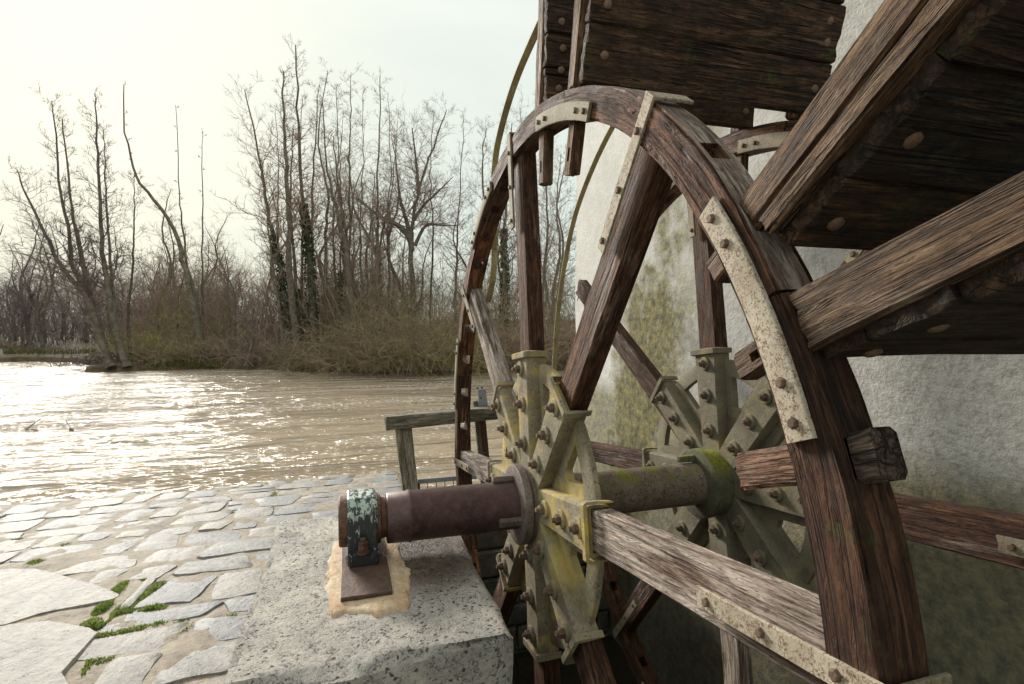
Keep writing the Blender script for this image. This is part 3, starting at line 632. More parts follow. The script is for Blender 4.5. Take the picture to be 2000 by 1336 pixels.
# paddles: arms through the rims, planks nailed to their lower side
def paddle(key, rows, arm_r1, y_lo, y_hi, off, lay=.055, aw=.085, tail=1.66, bat=True, wplank=W_PLANK, atan_=.02, dir_=None, tap=0.0):
    th = ARM[key]; t = rad(th); td = rad(dir_) if dir_ else t; piv = er(t)*2.0
    def loc(r_, y_, tg): return piv+er(td)*(r_-2.0)+et(td)*tg+YN*y_
    for wi, y0 in enumerate((.0, WB)):
        ya = y0+.048
        child('paddle_arm', timber_mesh('paddle_arm', arm_r1-2.0, aw, .096, W_ARM, .025, .005, .014, .012, .009, seed=500+ord(key[0])*3+wi, cstep=.022, taper=tap), WH, basis(loc(2.0, ya+.003, atan_), er(td), et(td), -YN))
        At = lin(0, 2.06-tail, .02); Bt = [-.037, -.03, -.011, .011, .03, .037]; Ct = [-.027, -.02, 0, .02, .027]
        mkt = np.ones((len(At)-1, 5, 4), bool); mkt[3:6, 2, :] = False
        tn = child('tenon', timber_mesh('tenon', 2.06-tail, .074, .054, W_STUB if key == 'e' else W_ARM, .025, .003, .01, .008, .007, seed=560+ord(key[0])+wi, A=At, B=Bt, Cc=Ct, mask=mkt), WH, radial(th, tail, y0+.047, .0))
        if bat: child('batten', timber_mesh('batten', arm_r1-2.02, .052, .092, W_ARM, .025, .006, .018, .02, .008, seed=600+ord(key[0])*2+wi, cstep=.02), WH, radial(th, 2.012, ya+.003, -.052))
    r = rows[0]
    for i, r2 in enumerate(rows[1:]):
        me = timber_mesh('plank', y_hi-y_lo+random.uniform(-.02, .02), r2-r-.003, .042, wplank, .03, .0045, .009, .014, .007, seed=700+ord(key[0])*7+i, cstep=.03)
        c0 = loc((r+r2)/2, y_lo+random.uniform(-.01, .01), -off-.025)
        pl = child('plank', me, WH, basis(c0, YN, er(td), np.cross(YN, er(td))))
        for yn in (y_lo+.075, y_hi-.06):
            for q in (-.2, .22) if (key == 'a' and i == 1) else (random.uniform(-.15, .15),):
                p = loc((r+r2)/2+q*(r2-r)+random.uniform(-.012, .012), yn+random.uniform(-.012, .012), -off-.047)
                child('nail', NM, pl, basis(p, YN, er(td), np.cross(YN, er(td))))
        r = r2
paddle('a', [2.012, 2.235, 2.47, 2.66], 2.68, .015, 1.235, .06, tail=1.65, bat=False)
paddle('b', [2.0, 2.135, 2.175, 2.33, 2.5, 2.66], 2.7, .01, 1.22, .03, tail=1.63, bat=False)
paddle('c', [2.02, 2.215, 2.45, 2.66], 2.7, .03, 1.22, .075, tail=1.80)
paddle('d', [2.015, 2.12, 2.29, 2.48, 2.64], 2.7, .03, 1.22, .040, tail=1.76, bat=False, aw=.138, atan_=.004, dir_=23.6, tap=.42)
t = rad(ARM['e'])
for y0 in (0, WB):
    child('tenon', timber_mesh('tenon', .27, .088, .056, W_STUB, .02, .004, .012, .01, .008, seed=811, cstep=.02), WH, radial(ARM['e'], 1.665, y0+.046))
    child('broken_arm', timber_mesh('broken_arm', .065, .10, .07, W_GREYD, .006, .003, .014, .016, .012, seed=815, cstep=.012), WH, radial(ARM['e'], 1.995, y0+.058))
# bent iron hoops that once tied the paddle tips
def hoop(pts_, y):
    P = []
    pts_ = np.array(pts_, float)
    for i in range(len(pts_)-1):
        for u in np.linspace(0, 1, 8)[:-1]:
            p0, p1, p2, p3 = pts_[max(i-1, 0)], pts_[i], pts_[i+1], pts_[min(i+2, len(pts_)-1)]
            P.append(.5*((2*p1)+(-p0+p2)*u+(2*p0-5*p1+4*p2-p3)*u*u+(-p0+3*p1-3*p2+p3)*u**3))
    P.append(pts_[-1]); P = np.array(P); V = []
    for i, (th, r_) in enumerate(P):
        t = rad(th)
        for dr, dy in ((0, 0), (.007, 0), (.007, .045), (0, .045)): V.append(er(t)*(r_+dr)+YN*(y+dy))
    F = [(i*4+j, i*4+(j+1) % 4, i*4+4+(j+1) % 4, i*4+4+j) for i in range(len(P)-1) for j in range(4)] + [(0, 1, 2, 3)[::-1], tuple(len(V)-4+j for j in range(4))]
    h = child('hoop', mesh('hoop', V, F, M_HOOP, None, False), WH)
    sp_ = lathe('hoop_nail', [(0, .003), (.035, .002)], 5, M_NAIL)
    for i in range(6, len(P), 9):
        t = rad(P[i][0]); child('hoop_nail', sp_, h, basis(er(t)*P[i][1]+YN*(y+.022), YN, er(t)*random.choice((-1, 1)), et(t)))
def rt(px, py, y):
    d = ray(px, py); p = CAM+d*(y-CAM[1])/d[1]; return math.degrees(math.atan2(p[2], p[0])), math.hypot(p[0], p[2])
hoop([rt(1090, -40, .12), rt(1037, 70, .12), rt(1008, 138, .12), rt(990, 190, .12), rt(973, 252, .12), rt(962, 310, .12), rt(958, 400, .12), rt(961, 460, .12), rt(958, 540, .12), rt(948, 590, .12)], .12)
hoop([rt(1285, 110, 1.04), rt(1230, 185, 1.04), rt(1185, 260, 1.04), rt(1150, 335, 1.04), rt(1118, 425, 1.04), rt(1100, 510, 1.04), rt(1086, 610, 1.04), rt(1079, 715, 1.04), rt(1078, 800, 1.04)], 1.04)
# loose iron stay by the left of the front rim
child('iron_stay', tubes('iron_stay', ([at(981, 385, 4.75), at(968, 425, 4.75)], [at(968, 425, 4.75), at(953, 466, 4.75)], [.017, .016], [.016, .018]), M_RUST, 8, True), WH)

# ------------------------------------------------------------------ stone block and bearing
ZB = -.20
blk = thing('stone_block', 'big pale pitted stone block carrying the shaft bearing', 'stone block', (.1, -.83, -.75))
A, B, Cc = lin(-.64, .86, .03), lin(-1.31, -.345, .03), [-.75, -.66, -.56, -.46, -.38, -.31, -.26, -.225, ZB]
a, b, c, fa, fb, fc, Q = grid_solid(A, B, Cc, None, .012)
nn_ = fbm(a*5, b*5, c*5, 41, 4); top = fc > 0
c2 = c + np.where(top, .010*nn_+.004*fbm(a*22, b*22, 0, 42, 2), 0)
edg = ((fa != 0) | (fb != 0)) & top
chip = np.maximum(0, fbm(a*4, b*4, 3, 44, 3)+.15)*.035
c2 = c2 - np.where(edg, chip, 0)
# broken left edge: a shallow notch halfway along
nt_ = np.exp(-((a+.12)/.11)**2)*np.clip((-1.17-b)/.14, 0, 1); c2 = c2 - np.where(c > -.3, nt_*.05, 0)
a2 = a + fa*(.014*fbm(b*5, c*5, a, 45, 3)-np.where(edg, .6*chip, 0)); b2 = b + fb*(.016*fbm(a*5, c*5, b, 46, 3)-np.where(edg, .6*chip, 0))
a2 = a2 + np.where(fa > 0, .03*np.sin(b*5), 0)
child('block', mesh('block', np.stack([a2, b2, c2], 1), Q, M_BLOCK, None, True, 50), blk)
# irregular mortar bed under the bearing plate
V = [(.16, -.84, ZB+.016)]; kk = 120
out_ = []
for i in range(kk):
    t = 2*math.pi*i/kk; cx, sx = math.cos(t), math.sin(t)
    q = max(abs(cx)/.40, abs(sx)/.158); r_ = (.86/q + .14*.28)
    r_ *= 1 + .07*float(vn(3*cx, 3*sx, 0, 9)) + .02*float(vn(8*cx, 8*sx, 2, 9)) + .03*float(vn(23*cx, 23*sx, 2, 9)) + (.10 if -.3 < sx/cx < 4 and cx > 0 and sx > 0 else 0)
    out_.append((.16+r_*cx, -.845+r_*sx))
for f_, dz in ((.5, .013), (.92, .011), (.99, .003), (1.03, -.025)):
    V += [(.16+(x-.16)*f_, -.845+(y+.845)*f_, ZB+dz+.003*float(vn(x*20, y*20, f_, 3))) for x, y in out_]
F = [(0, 1+i, 1+(i+1) % kk) for i in range(kk)] + [(1+r_*kk+i, 1+(r_+1)*kk+i, 1+(r_+1)*kk+(i+1) % kk, 1+r_*kk+(i+1) % kk) for r_ in range(3) for i in range(kk)]
child('mortar_bed', mesh('mortar_bed', V, F, M_BED, None, True, 50), blk)

br = thing('shaft_bearing', 'green black pillow block bearing with rusty bolt on the stone block', 'bearing', (0, -.855, ZB))
child('base_plate', timber_mesh('base_plate', .86, .205, .018, M_PLATE, .08, .0006, .001, .002, .003, cstep=.05), br, basis((-.41, -.852, ZB+.021), (1, 0, 0), (0, 1, 0), (0, 0, 1)))
# housing: faceted cap profile extruded along the axle
prof = [(-.185, ZB+.034), (.185, ZB+.034), (.185, ZB+.075), (.128, ZB+.085), (.124, .0), (.118, .052), (.07, .108), (-.07, .108), (-.118, .052), (-.124, 0), (-.128, ZB+.085), (-.185, ZB+.075)]
V = []; F = []; k = len(prof); ysn = (-.925, -.917, -.797, -.789)
for i, y in enumerate(ysn):
    s_ = .975 if i in (0, 3) else 1.0
    V += [(x*s_, y, (z-(-.04))*s_-.04) for x, z in prof]
for i in range(3): F += [(i*k+j, (i+1)*k+j, (i+1)*k+(j+1) % k, i*k+(j+1) % k) for j in range(k)]
F += [tuple(range(k)), tuple(3*k+j for j in range(k))[::-1]]
child('housing', mesh('housing', V, [f[::-1] for f in F], M_GREEN, None, True, 20), br)
child('seal_ring', lathe('seal_ring', [(-.965, .06), (-.965, .112), (-.958, .118), (-.925, .118)], 40, M_RUST), br, Matrix.Translation((0, 0, -.02)))
child('seal_ring', lathe('seal_ring', [(-.789, .118), (-.775, .118), (-.768, .10), (-.74, .092)], 40, M_RUST), br, Matrix.Translation((0, 0, -.02)))
for sx in (1, -1):
    for nm, pf, seg in (('nut', [(0, .026), (.024, .026), (.026, .024)], 6), ('washer', [(-.008, .033), (0, .033)], 14), ('stud', [(0, .014), (.058, .014), (.062, .011)], 10), ('lock_nut', [(.027, .023), (.043, .023), (.045, .021)], 6)):
        child(nm, lathe(nm, pf, seg, M_RUST), br, basis((sx*.157, -.857, ZB+.088), (1, 0, 0), (0, 0, 1), (0, -1, 0)))

# ------------------------------------------------------------------ railing, metal rail, strut
fx = -2.5
rl = thing('timber_railing', 'weathered timber railing with one lichened post at the quay edge', 'railing', (fx, -.36, -.77))
child('rail', timber_mesh('rail', 1.75, .125, .15, W_FENCE, .03, .006, .02, .012, .008, seed=901), rl, basis((fx, -.575, -.02), (0, 1, .045), (0, -.045, 1), (1, 0, 0)))
child('post', timber_mesh('post', .74, .15, .12, W_FENCE, .03, .005, .01, .01, .008, seed=902), rl, basis((fx-.02, -.335, -.80), np.array((-.02, -.105, .994)), np.array((0, .994, .105)), np.array((-1, 0, -.02))))
child('post', timber_mesh('post', .74, .14, .12, W_FENCE, .03, .005, .01, .01, .008, seed=903), rl, basis((fx-.02, 1.0, -.80), (0, 0, 1), (0, 1, 0), (-1, 0, 0)))
mr = thing('metal_guard', 'low dark metal guard rail beside the leaning railing post', 'guard rail', (fx-.05, -.05, -.76))
child('bar', timber_mesh('bar', .62, .045, .02, M_BLUE, .1, .0005, 0, 0, .002), mr, basis((fx-.06, -.27, -.625), (0, 1, 0), (0, 0, 1), (1, 0, 0)))
for i in range(6): child('upright', tubes('upright', ([(fx-.06, -.26+i*.085, -.77)], [(fx-.06, -.26+i*.085, -.63)], [.004 if i else .011], [.004 if i else .011]), M_RUST, 6), mr)
sg = thing('sluice_strut', 'blue grey riveted steel strut rising behind the left of the wheel rim', 'strut', (-2.62, .45, -.8))
p0, p1 = np.array((-2.62, .46, -.76)), np.array((-2.62, .375, .10)); dv = (p1-p0)/np.linalg.norm(p1-p0)
child('strut', timber_mesh('strut', np.linalg.norm(p1-p0), .07, .014, M_RUST, .1, .0005, 0, 0, .002), sg, basis(p0, dv, np.cross((1, 0, 0), dv), (1, 0, 0)))
child('timber_backing', timber_mesh('timber_backing', .9, .05, .04, W_FENCE, .05), sg, basis(p0+np.array((0, -.055, 0)), dv, np.cross((1, 0, 0), dv), (1, 0, 0)))
child('gusset_plate', timber_mesh('gusset_plate', .20, .10, .012, M_BLUE, .05, .0005, 0, 0, .002, taper=.2), sg, basis((-2.60, .40, .05), dv, np.cross((1, 0, 0), dv), (1, 0, 0)))
for q, r_ in ((.07, 0), (.28, .015), (.36, .02), (.84, .03), (.84, -.03), (.93, 0), (1.03, .025), (1.03, -.025)): child('rivet', BS, sg, basis(p0+dv*q+np.cross((1, 0, 0), dv)*r_+np.array((.022, 0, 0)), (0, 1, 0), (0, 0, 1), (1, 0, 0)))

# drifting twig with a dead leaf, far out on the water
p = on_z(150, 848, WZ); dt_ = thing('drift_twig', 'thin bare twig with one dead leaf poking out of the river', 'twig', tuple(p))
sg_ = [(at(0, 852, 8.9), at(60, 838, 8.9)), (at(60, 838, 8.9), at(120, 846, 8.9)), (at(120, 846, 8.9), at(142, 858, 8.9)), (at(50, 839, 8.9), at(80, 818, 8.9)), (at(128, 820, 8.9), at(140, 838, 8.9))]
child('stem', tubes('stem', ([a for a, b in sg_], [b for a, b in sg_], [.012]*5, [.008]*5), M_TWIG, 5), dt_)
lf = [at(135, 836, 8.9), at(144, 838, 8.85), at(149, 850, 8.95), at(144, 860, 8.9), at(136, 850, 8.82)]
child('leaf', mesh('leaf', lf, [(0, 1, 2, 3, 4)], M_LITTER), dt_)

# ------------------------------------------------------------------ grass and moss in the joints
bl = []
PB = [(min(p[0] for p in q), max(p[0] for p in q), min(p[1] for p in q), max(p[1] for p in q), q) for q in POL]
for zx, zy, r_, nb_ in ((650,740,.05,160),(780,760,.05,160),(850,830,.06,220),(700,830,.05,160),(560,965,.05,150),(640,920,.06,200),(790,900,.06,220),(700,1000,.07,260),(520,1070,.06,220),(430,1140,.06,200),(380,1190,.06,200),(250,1190,.05,140),(200,1235,.05,160),(580,820,.04,100),(870,720,.05,160),(980,720,.05,160),(1040,690,.04,100),(200,570,.05,120),(60,460,.05,80),(990,950,.05,110),(1280,900,.04,70),(680,700,.03,80),(820,650,.03,80),(480,940,.05,120),(350,482,.04,60),(620,1060,.05,150),(900,900,.04,90),(1510,545,.04,60),(1330,470,.03,40),(1550,195,.06,60)):
    c0 = gseed(zx, zy)
    for _ in range(nb_*8):
        t = random.uniform(0, 6.28); q = r_*math.sqrt(random.random())*1.3; x, y = c0[0]+1.9*q*math.cos(t), c0[1]+.9*q*math.sin(t)
        on_ = False
        for x0_, x1_, y0_, y1_, q_ in PB:
            if x0_ < x < x1_ and y0_ < y < y1_:
                ins = False
                for i in range(len(q_)):
                    (ax, ay), (bx, by) = q_[i], q_[i-1]
                    if (ay > y) != (by > y) and x < (bx-ax)*(y-ay)/(by-ay)+ax: ins = not ins
                if ins: on_ = True; break
        if on_: continue
        bl.append((x, y, gz(x, y)-.006, random.uniform(.016, .036)*(1-.5*q/r_/1.3), random.uniform(0, 6.28), random.uniform(.15, .9)))
V = []; F = []
for x, y, z, h, t, ln in bl:
    o_ = len(V); ux, uy = math.cos(t)*.0045, math.sin(t)*.0045; lx, ly = -math.sin(t)*h*ln, math.cos(t)*h*ln
    V += [(x-ux, y-uy, z), (x+ux, y+uy, z), (x+ux*.7+lx*.4, y+uy*.7+ly*.4, z+h*.65), (x-ux*.7+lx*.4, y-uy*.7+ly*.4, z+h*.65), (x+lx, y+ly, z+h)]
    F += [(o_, o_+1, o_+2, o_+3), (o_+3, o_+2, o_+4)]
tag(obj('joint_grass', mesh('joint_grass', V, F, M_GRASS, None, False)), 'short green grass growing in the paving joints', 'grass', kind='stuff')

# ------------------------------------------------------------------ trees
def polyline(pts_, rad_, segs):
    for i in range(len(pts_)-1): segs.append((pts_[i], pts_[i+1], rad_[i], rad_[i+1]))
def grow(p, d, L, r, lev, segs, R_, droop=0.0, spread=1.0, nsub=(6, 5), up=.25):
    n_ = 4 if lev < 1 else 2
    P = [np.array(p)]; dd = np.array(d, float)
    for i in range(n_):
        dd = dd + R_.normal(0, .16 if lev < 2 else .22, 3) + np.array([0, 0, up*.35-droop*.3]); dd /= np.linalg.norm(dd)
        P.append(P[-1]+dd*L/n_)
    rr = [r*(1-.8*i/n_) for i in range(n_+1)]
    polyline(P, rr, segs)
    if lev >= 2: return
    for j in range(nsub[lev]):
        t = R_.uniform(.2, 1.0); k_ = min(int(t*n_), n_-1); q = P[k_]+(P[k_+1]-P[k_])*(t*n_-k_)
        ax = P[k_+1]-P[k_]; ax = ax/np.linalg.norm(ax)
        s_ = R_.normal(0, 1, 3); s_ -= ax*(s_@ax); s_ /= np.linalg.norm(s_)+1e-6
        grow(q, ax*.75+s_*.75*spread+np.array([0, 0, .12-droop*.4]), L*R_.uniform(.3, .6), max(r*.5, .0042), lev+1, segs, R_, droop, spread, nsub, up)
def smooth_path(path, n_):
    path = np.array(path, float); T = np.linspace(0, len(path)-1, n_); o_ = []
    for t in T:
        i = min(int(t), len(path)-2); u = t-i; p0, p1, p2, p3 = path[max(i-1, 0)], path[i], path[i+1], path[min(i+2, len(path)-1)]
        o_.append(.5*((2*p1)+(-p0+p2)*u+(2*p0-5*p1+4*p2-p3)*u*u+(-p0+3*p1-3*p2+p3)*u**3))
    return np.array(o_)
def tree(path, r0, seed, label, group=None, nb_=34, t0=.3, bl_=.17, mat=None, ivy=0.0, taper=.88, nsub=(6, 5), spread=1.0, name='bare_tree', forks=()):
    R_ = np.random.default_rng(seed); P = smooth_path(path, 26); H = np.linalg.norm(P[-1]-P[0])
    P[1:-1] += R_.normal(0, .012*H/6, P[1:-1].shape)
    root = thing(name, label, 'tree', tuple(P[0]), group)
    rr = r0*(1-taper*np.linspace(0, 1, 26)**.85); rr[0] *= 1.35; rr[1] *= 1.1
    segs = []; polyline(list(P), list(rr), segs)
    cs = []
    stems = [(P, rr)]
    for fp, fr in forks:
        FP = smooth_path(fp, 16); fr_ = fr*(1-.85*np.linspace(0, 1, 16)); polyline(list(FP), list(fr_), segs); stems.append((FP, fr_))
    child('trunk', tubes('trunk', tuple(zip(*segs)), M_BARK, 7, True), root)
    for si, (SP, sr) in enumerate(stems):
        m_ = nb_ if si == 0 else nb_//2; lo_ = t0 if si == 0 else .15
        for j in range(m_):
            t = lo_+(1-lo_)*(j+R_.random())/m_; f = t*(len(SP)-1); k_ = min(int(f), len(SP)-2); q = SP[k_]+(SP[k_+1]-SP[k_])*(f-k_)
            az = R_.uniform(0, 6.283); ax = SP[k_+1]-SP[k_]; ax /= np.linalg.norm(ax)
            d = ax*R_.uniform(.45, .95)+np.array([math.cos(az), math.sin(az), 0])*spread
            grow(q, d/np.linalg.norm(d), H*bl_*R_.uniform(.45, 1.1)*(1.12-t*.75), max(sr[k_]*.30, .0065), 0, cs, R_, 0, 1.0, nsub)
    child('crown', tubes('crown', tuple(zip(*cs)), mat or M_TWIG, 3), root)
    if ivy:
        V = []; F = []
        for _ in range(int(1500*ivy)):
            t = R_.random()*ivy*.75; f = t*25; k_ = min(int(f), 24); q = P[k_]+(P[k_+1]-P[k_])*(f-k_); az = R_.uniform(0, 6.283); rr_ = rr[k_]*R_.uniform(1.0, 1.75)+.02
            c_ = q+np.array([math.cos(az)*rr_, math.sin(az)*rr_, 0]); s_ = R_.uniform(.04, .085); u_ = R_.normal(0, 1, 3); u_ /= np.linalg.norm(u_); v_ = np.cross(u_, R_.normal(0, 1, 3)); v_ /= np.linalg.norm(v_); o_ = len(V)
            V += [c_+u_*s_, c_+v_*s_*.8, c_-u_*s_, c_-v_*s_*.8]; F.append((o_, o_+1, o_+2, o_+3))
        child('ivy', quadmesh('ivy', V, F, M_IVY), root)
    return root
def D(y): return 1.80*FPX/(y-625)
def pt(path, d, lean=0.0): return [at(x, y, d+lean*i) for i, (x, y) in enumerate(path)]
Gt = None
T = [
 ([(217,722),(196,664),(171,585),(122,525),(91,462),(54,386),(34,333)], 10, 19.2, 0, 'leftmost bare tree of the riverside clump, leaning far left', dict(nb_=40, bl_=.26, spread=1.3, t0=.2)),
 ([(217,722),(182,622),(159,551),(139,517),(134,451),(119,380),(110,280),(101,198)], 9, 19.6, 0, 'tall slim bare tree in the left clump, kinked halfway up its trunk', dict(nb_=44, bl_=.15)),
 ([(221,720),(193,644),(171,556),(155,488),(138,380),(122,232)], 10, 19.9, 0, 'straight slim bare tree leaning left inside the left clump', dict(nb_=40, bl_=.14)),
 ([(248,722),(225,644),(210,556),(200,480),(196,380),(190,280),(188,192)], 10, 19.5, 0, 'tallest upright bare tree at the right of the left clump', dict(nb_=50, bl_=.14)),
 ([(246,720),(219,550),(209,423),(205,330),(200,250)], 5, 20.3, 0, 'thin bare stem close beside the tallest tree of the left clump', dict(nb_=30, bl_=.13)),
 ([(257,716),(250,620),(260,520),(262,420),(263,340)], 5, 20.8, 0, 'slim bare tree just right of the left clump', dict(nb_=30, bl_=.2)),
 ([(401,706),(384,627),(367,545),(355,502),(335,437),(290,380),(262,330),(245,260),(242,165)], 9, 21.5, 0, 'bare tree with a trunk bowed strongly to the left, almost no side branches', dict(nb_=14, bl_=.04, t0=.4)),
 ([(402,708),(385,600),(367,522),(357,451),(351,380),(343,205)], 5, 22.2, 0, 'thin pole-like bare tree beside the bowed trunk', dict(nb_=14, bl_=.04, t0=.4)),
 ([(397,704),(395,600),(395,522),(396,380),(394,250)], 4, 22.8, 0, 'very thin vertical bare tree right of the bowed trunk', dict(nb_=14, bl_=.04, t0=.4)),
 ([(461,705),(458,620),(456,565),(430,530),(398,490)], 4, 22.0, 0, 'slender sapling bending left in the brown thicket', dict(nb_=24, bl_=.3, t0=.2)),
 ([(481,719),(487,690),(495,659),(478,635),(462,620)], 6, 20.1, 0, 'short crooked dark tree at the waterline', dict(nb_=14, bl_=.5, t0=.3)),
 ([(556,704),(541,579),(530,502),(520,400),(514,330)], 5, 22.0, 0, 'thin bare stem left of the leaning ivy tree', dict(nb_=26, bl_=.18)),
 ([(574,706),(555,565),(535,465),(517,380),(505,300),(478,175)], 9, 22.4, .55, 'bare tree leaning left with ivy on its lower trunk', dict(nb_=46, bl_=.2, spread=1.2)),
 ([(583,706),(567,551),(561,380),(556,250),(553,138)], 11, 22.2, 0, 'thick upright bare tree in the middle cluster', dict(nb_=50, bl_=.15)),
 ([(596,704),(578,551),(567,408),(570,320),(572,245)], 6, 22.9, .3, 'slim bare tree between the two thickest of the middle cluster', dict(nb_=32, bl_=.15)),
 ([(618,702),(606,539),(598,451),(589,380),(582,240),(577,88)], 11, 23.0, .75, 'tallest bare tree of all, trunk dark with ivy', dict(nb_=50, bl_=.12)),
 ([(620,700),(611,540),(609,465),(610,380),(617,260),(624,165)], 6, 23.6, 0, 'slim bare tree right behind the tall ivy trunk', dict(nb_=36, bl_=.14)),
 ([(637,700),(635,494),(640,380),(622,270),(640,138)], 6, 24.0, 0, 'bare tree with a wavy upper trunk right of the ivy tree', dict(nb_=36, bl_=.14)),
 ([(698,704),(686,579),(675,488),(660,423),(649,380),(638,320),(630,200)], 9, 22.6, 0, 'bare tree leaning left towards the middle cluster', dict(nb_=40, bl_=.15)),
 ([(683,700),(683,579),(683,380),(684,260),(685,148)], 5, 24.5, 0, 'thin straight bare tree behind the leaning trunk', dict(nb_=40, bl_=.13)),
 ([(716,700),(723,579),(727,437),(715,400),(695,385)], 5, 23.0, 0, 'bare tree with a hooked top near the willow scrub', dict(nb_=24, bl_=.2)),
 ([(735,698),(735,562),(737,465),(737,380),(742,148)], 8, 24.8, 0, 'pale straight bare tree rising behind the willow scrub', dict(nb_=44, bl_=.13)),
 ([(739,698),(741,560),(745,460),(764,380),(777,235)], 5, 25.4, 0, 'slim bare tree forking away right of the pale straight one', dict(nb_=34, bl_=.14)),
 ([(888,700),(890,560),(893,480),(896,408),(906,225)], 5, 25.5, 0, 'thin bare tree left of the wheel rim', dict(nb_=42, bl_=.2)),
 ([(985,700),(986,560),(984,470),(990,380),(1000,240)], 9, 23.5, .75, 'ivy clad bare tree seen through the upper wheel spokes', dict(nb_=40, bl_=.22)),
 ([(930,700),(935,560),(945,420),(942,320),(950,250)], 6, 26, 0, 'bare tree behind the left edge of the wheel rim', dict(nb_=38, bl_=.2)),
 ([(1058,700),(1060,560),(1070,450),(1066,340),(1075,200)], 6, 25, 0, 'bare tree between the upright spoke and the wall edge', dict(nb_=40, bl_=.22)),
 ([(1025,700),(1030,560),(1018,430),(1028,330),(1015,210)], 5, 26.5, 0, 'slim bare tree hidden mostly behind the upright spoke', dict(nb_=36, bl_=.22)),
 ([(1093,700),(1090,580),(1100,480),(1088,400),(1096,300)], 6, 24, 0, 'bare tree close to the corner of the mill wall', dict(nb_=34, bl_=.22)),
]
T += [
 ([(545,704),(548,560),(541,440),(545,330),(538,215)], 4, 24.6, 0, 'slender pole tree between the leaning ivy tree and the thick upright one', dict(nb_=30, bl_=.13)),
 ([(590,704),(588,560),(592,430),(586,300),(590,190)], 5, 25.0, 0, 'slender bare tree crossing just behind the tall ivy trunk', dict(nb_=30, bl_=.13)),
 ([(653,702),(655,560),(651,430),(660,320),(657,170)], 5, 25.2, 0, 'slender bare tree between wavy trunk and straight thin one', dict(nb_=34, bl_=.13)),
 ([(668,702),(664,560),(668,430),(664,330),(670,235)], 4, 24.9, .4, 'slim trunk with patchy ivy behind the leaning trunk', dict(nb_=28, bl_=.14)),
 ([(702,702),(706,560),(703,430),(710,320),(708,185)], 4, 25.6, 0, 'slender bare tree between straight thin trunk and hooked one', dict(nb_=34, bl_=.14)),
 ([(757,700),(760,560),(757,440),(763,330),(758,180)], 4, 26.4, 0, 'slender bare tree left of the broad spreading tree', dict(nb_=34, bl_=.15)),
 ([(838,700),(842,560),(846,440),(840,330),(848,220)], 4, 26.8, 0, 'slender bare tree just right of the broad spreading tree', dict(nb_=36, bl_=.18)),
]
for i, (path, hw, d, ivy, lab, kw) in enumerate(T):
    d = d*.98; mt_ = M_TWIGP if path[0][0] < 300 else M_TWIG
    base = path[0]; tree([at(base[0], 625+1.66*FPX/d, d)]+pt(path[1:], d), hw*.76*d/FPX, 40+i, lab, None, mat=mt_, ivy=ivy, **kw)
# the spreading tree
d = 24.0
tree(pt([(807,700),(806,600),(803,480),(806,440),(818,375),(845,290),(872,215)], d), 7*d/FPX, 90, 'broad bare tree with spreading forked limbs right of the middle cluster', None, nb_=40, t0=.5, bl_=.22, spread=1.2,
     forks=((pt([(804,490),(796,440),(781,385),(772,300)], d), 6*d/FPX), (pt([(803,475),(785,445),(745,425),(715,402),(690,385)], d), 6*d/FPX), (pt([(810,480),(832,440),(862,440),(895,440)], d), 4*d/FPX), (pt([(808,430),(828,400),(850,380),(885,345)], d), 4*d/FPX), (pt([(818,375),(812,310),(805,250)], d), 4*d/FPX)))

# background trees: a few shapes repeated, standing in the wood behind
def proto(h, seed, mat):
    R_ = np.random.default_rng(seed); p = [np.array([R_.normal(0, .12)*k_, R_.normal(0, .12)*k_, h*k_/4]) for k_ in range(5)]
    return tree(p, .07+h*.007, seed, 'x', None, nb_=30, t0=.22, bl_=.26, mat=mat, nsub=(6, 4), spread=1.1)
PR = [proto(9, 201, M_TWIG), proto(7.5, 202, M_TWIGP), proto(8.5, 203, M_TWIG), proto(6.5, 204, M_TWIGP), proto(7, 205, M_TWIGG)]
def copy_tree(o, loc, rz, s):
    c_ = o.copy(); COL.objects.link(c_); c_.location = loc; c_.rotation_euler = (0, 0, rz); c_.scale = (s, s, s)
    for ch in o.children: q = ch.copy(); COL.objects.link(q); q.parent = c_
    return c_
used = [False]*5
def place(i, px, d, s, lab, grp):
    p = at(px, 0, d); loc = (p[0], p[1], WZ+.3); rz = random.uniform(0, 6.28)
    if not used[i]: o_ = PR[i]; used[i] = True; o_.location = loc; o_.rotation_euler = (0, 0, rz); o_.scale = (s, s, s)
    else: o_ = copy_tree(PR[i], loc, rz, s)
    tag(o_, lab, 'tree', grp)
LB = 'bare brown tree standing back in the wood across the river'; GB = 'bare trees in the wood behind the riverside row'
for i in range(46):
    px = random.uniform(270, 1130); place(random.choice((0, 0, 2, 2, 3, 1)), px, random.uniform(25, 36), random.uniform(.55, .95) if px < 520 else random.uniform(.75, 1.2), LB, GB)
LV = 'violet brown bare tree in the dense wood at the far left'; GV = 'violet brown trees at the far left'
for i in range(34): place(random.choice((1, 3, 3, 1, 0)), random.uniform(-120, 320), random.uniform(27, 40), random.uniform(.55, 1.0), LV, GV)
for i, (px, d) in enumerate(((330, 21.5), (290, 22.5), (362, 23), (430, 24))): place(4, px, d, random.uniform(.5, .72), 'mossy green bare tree in the thicket between left clump and bowed trunk', 'mossy green small trees')

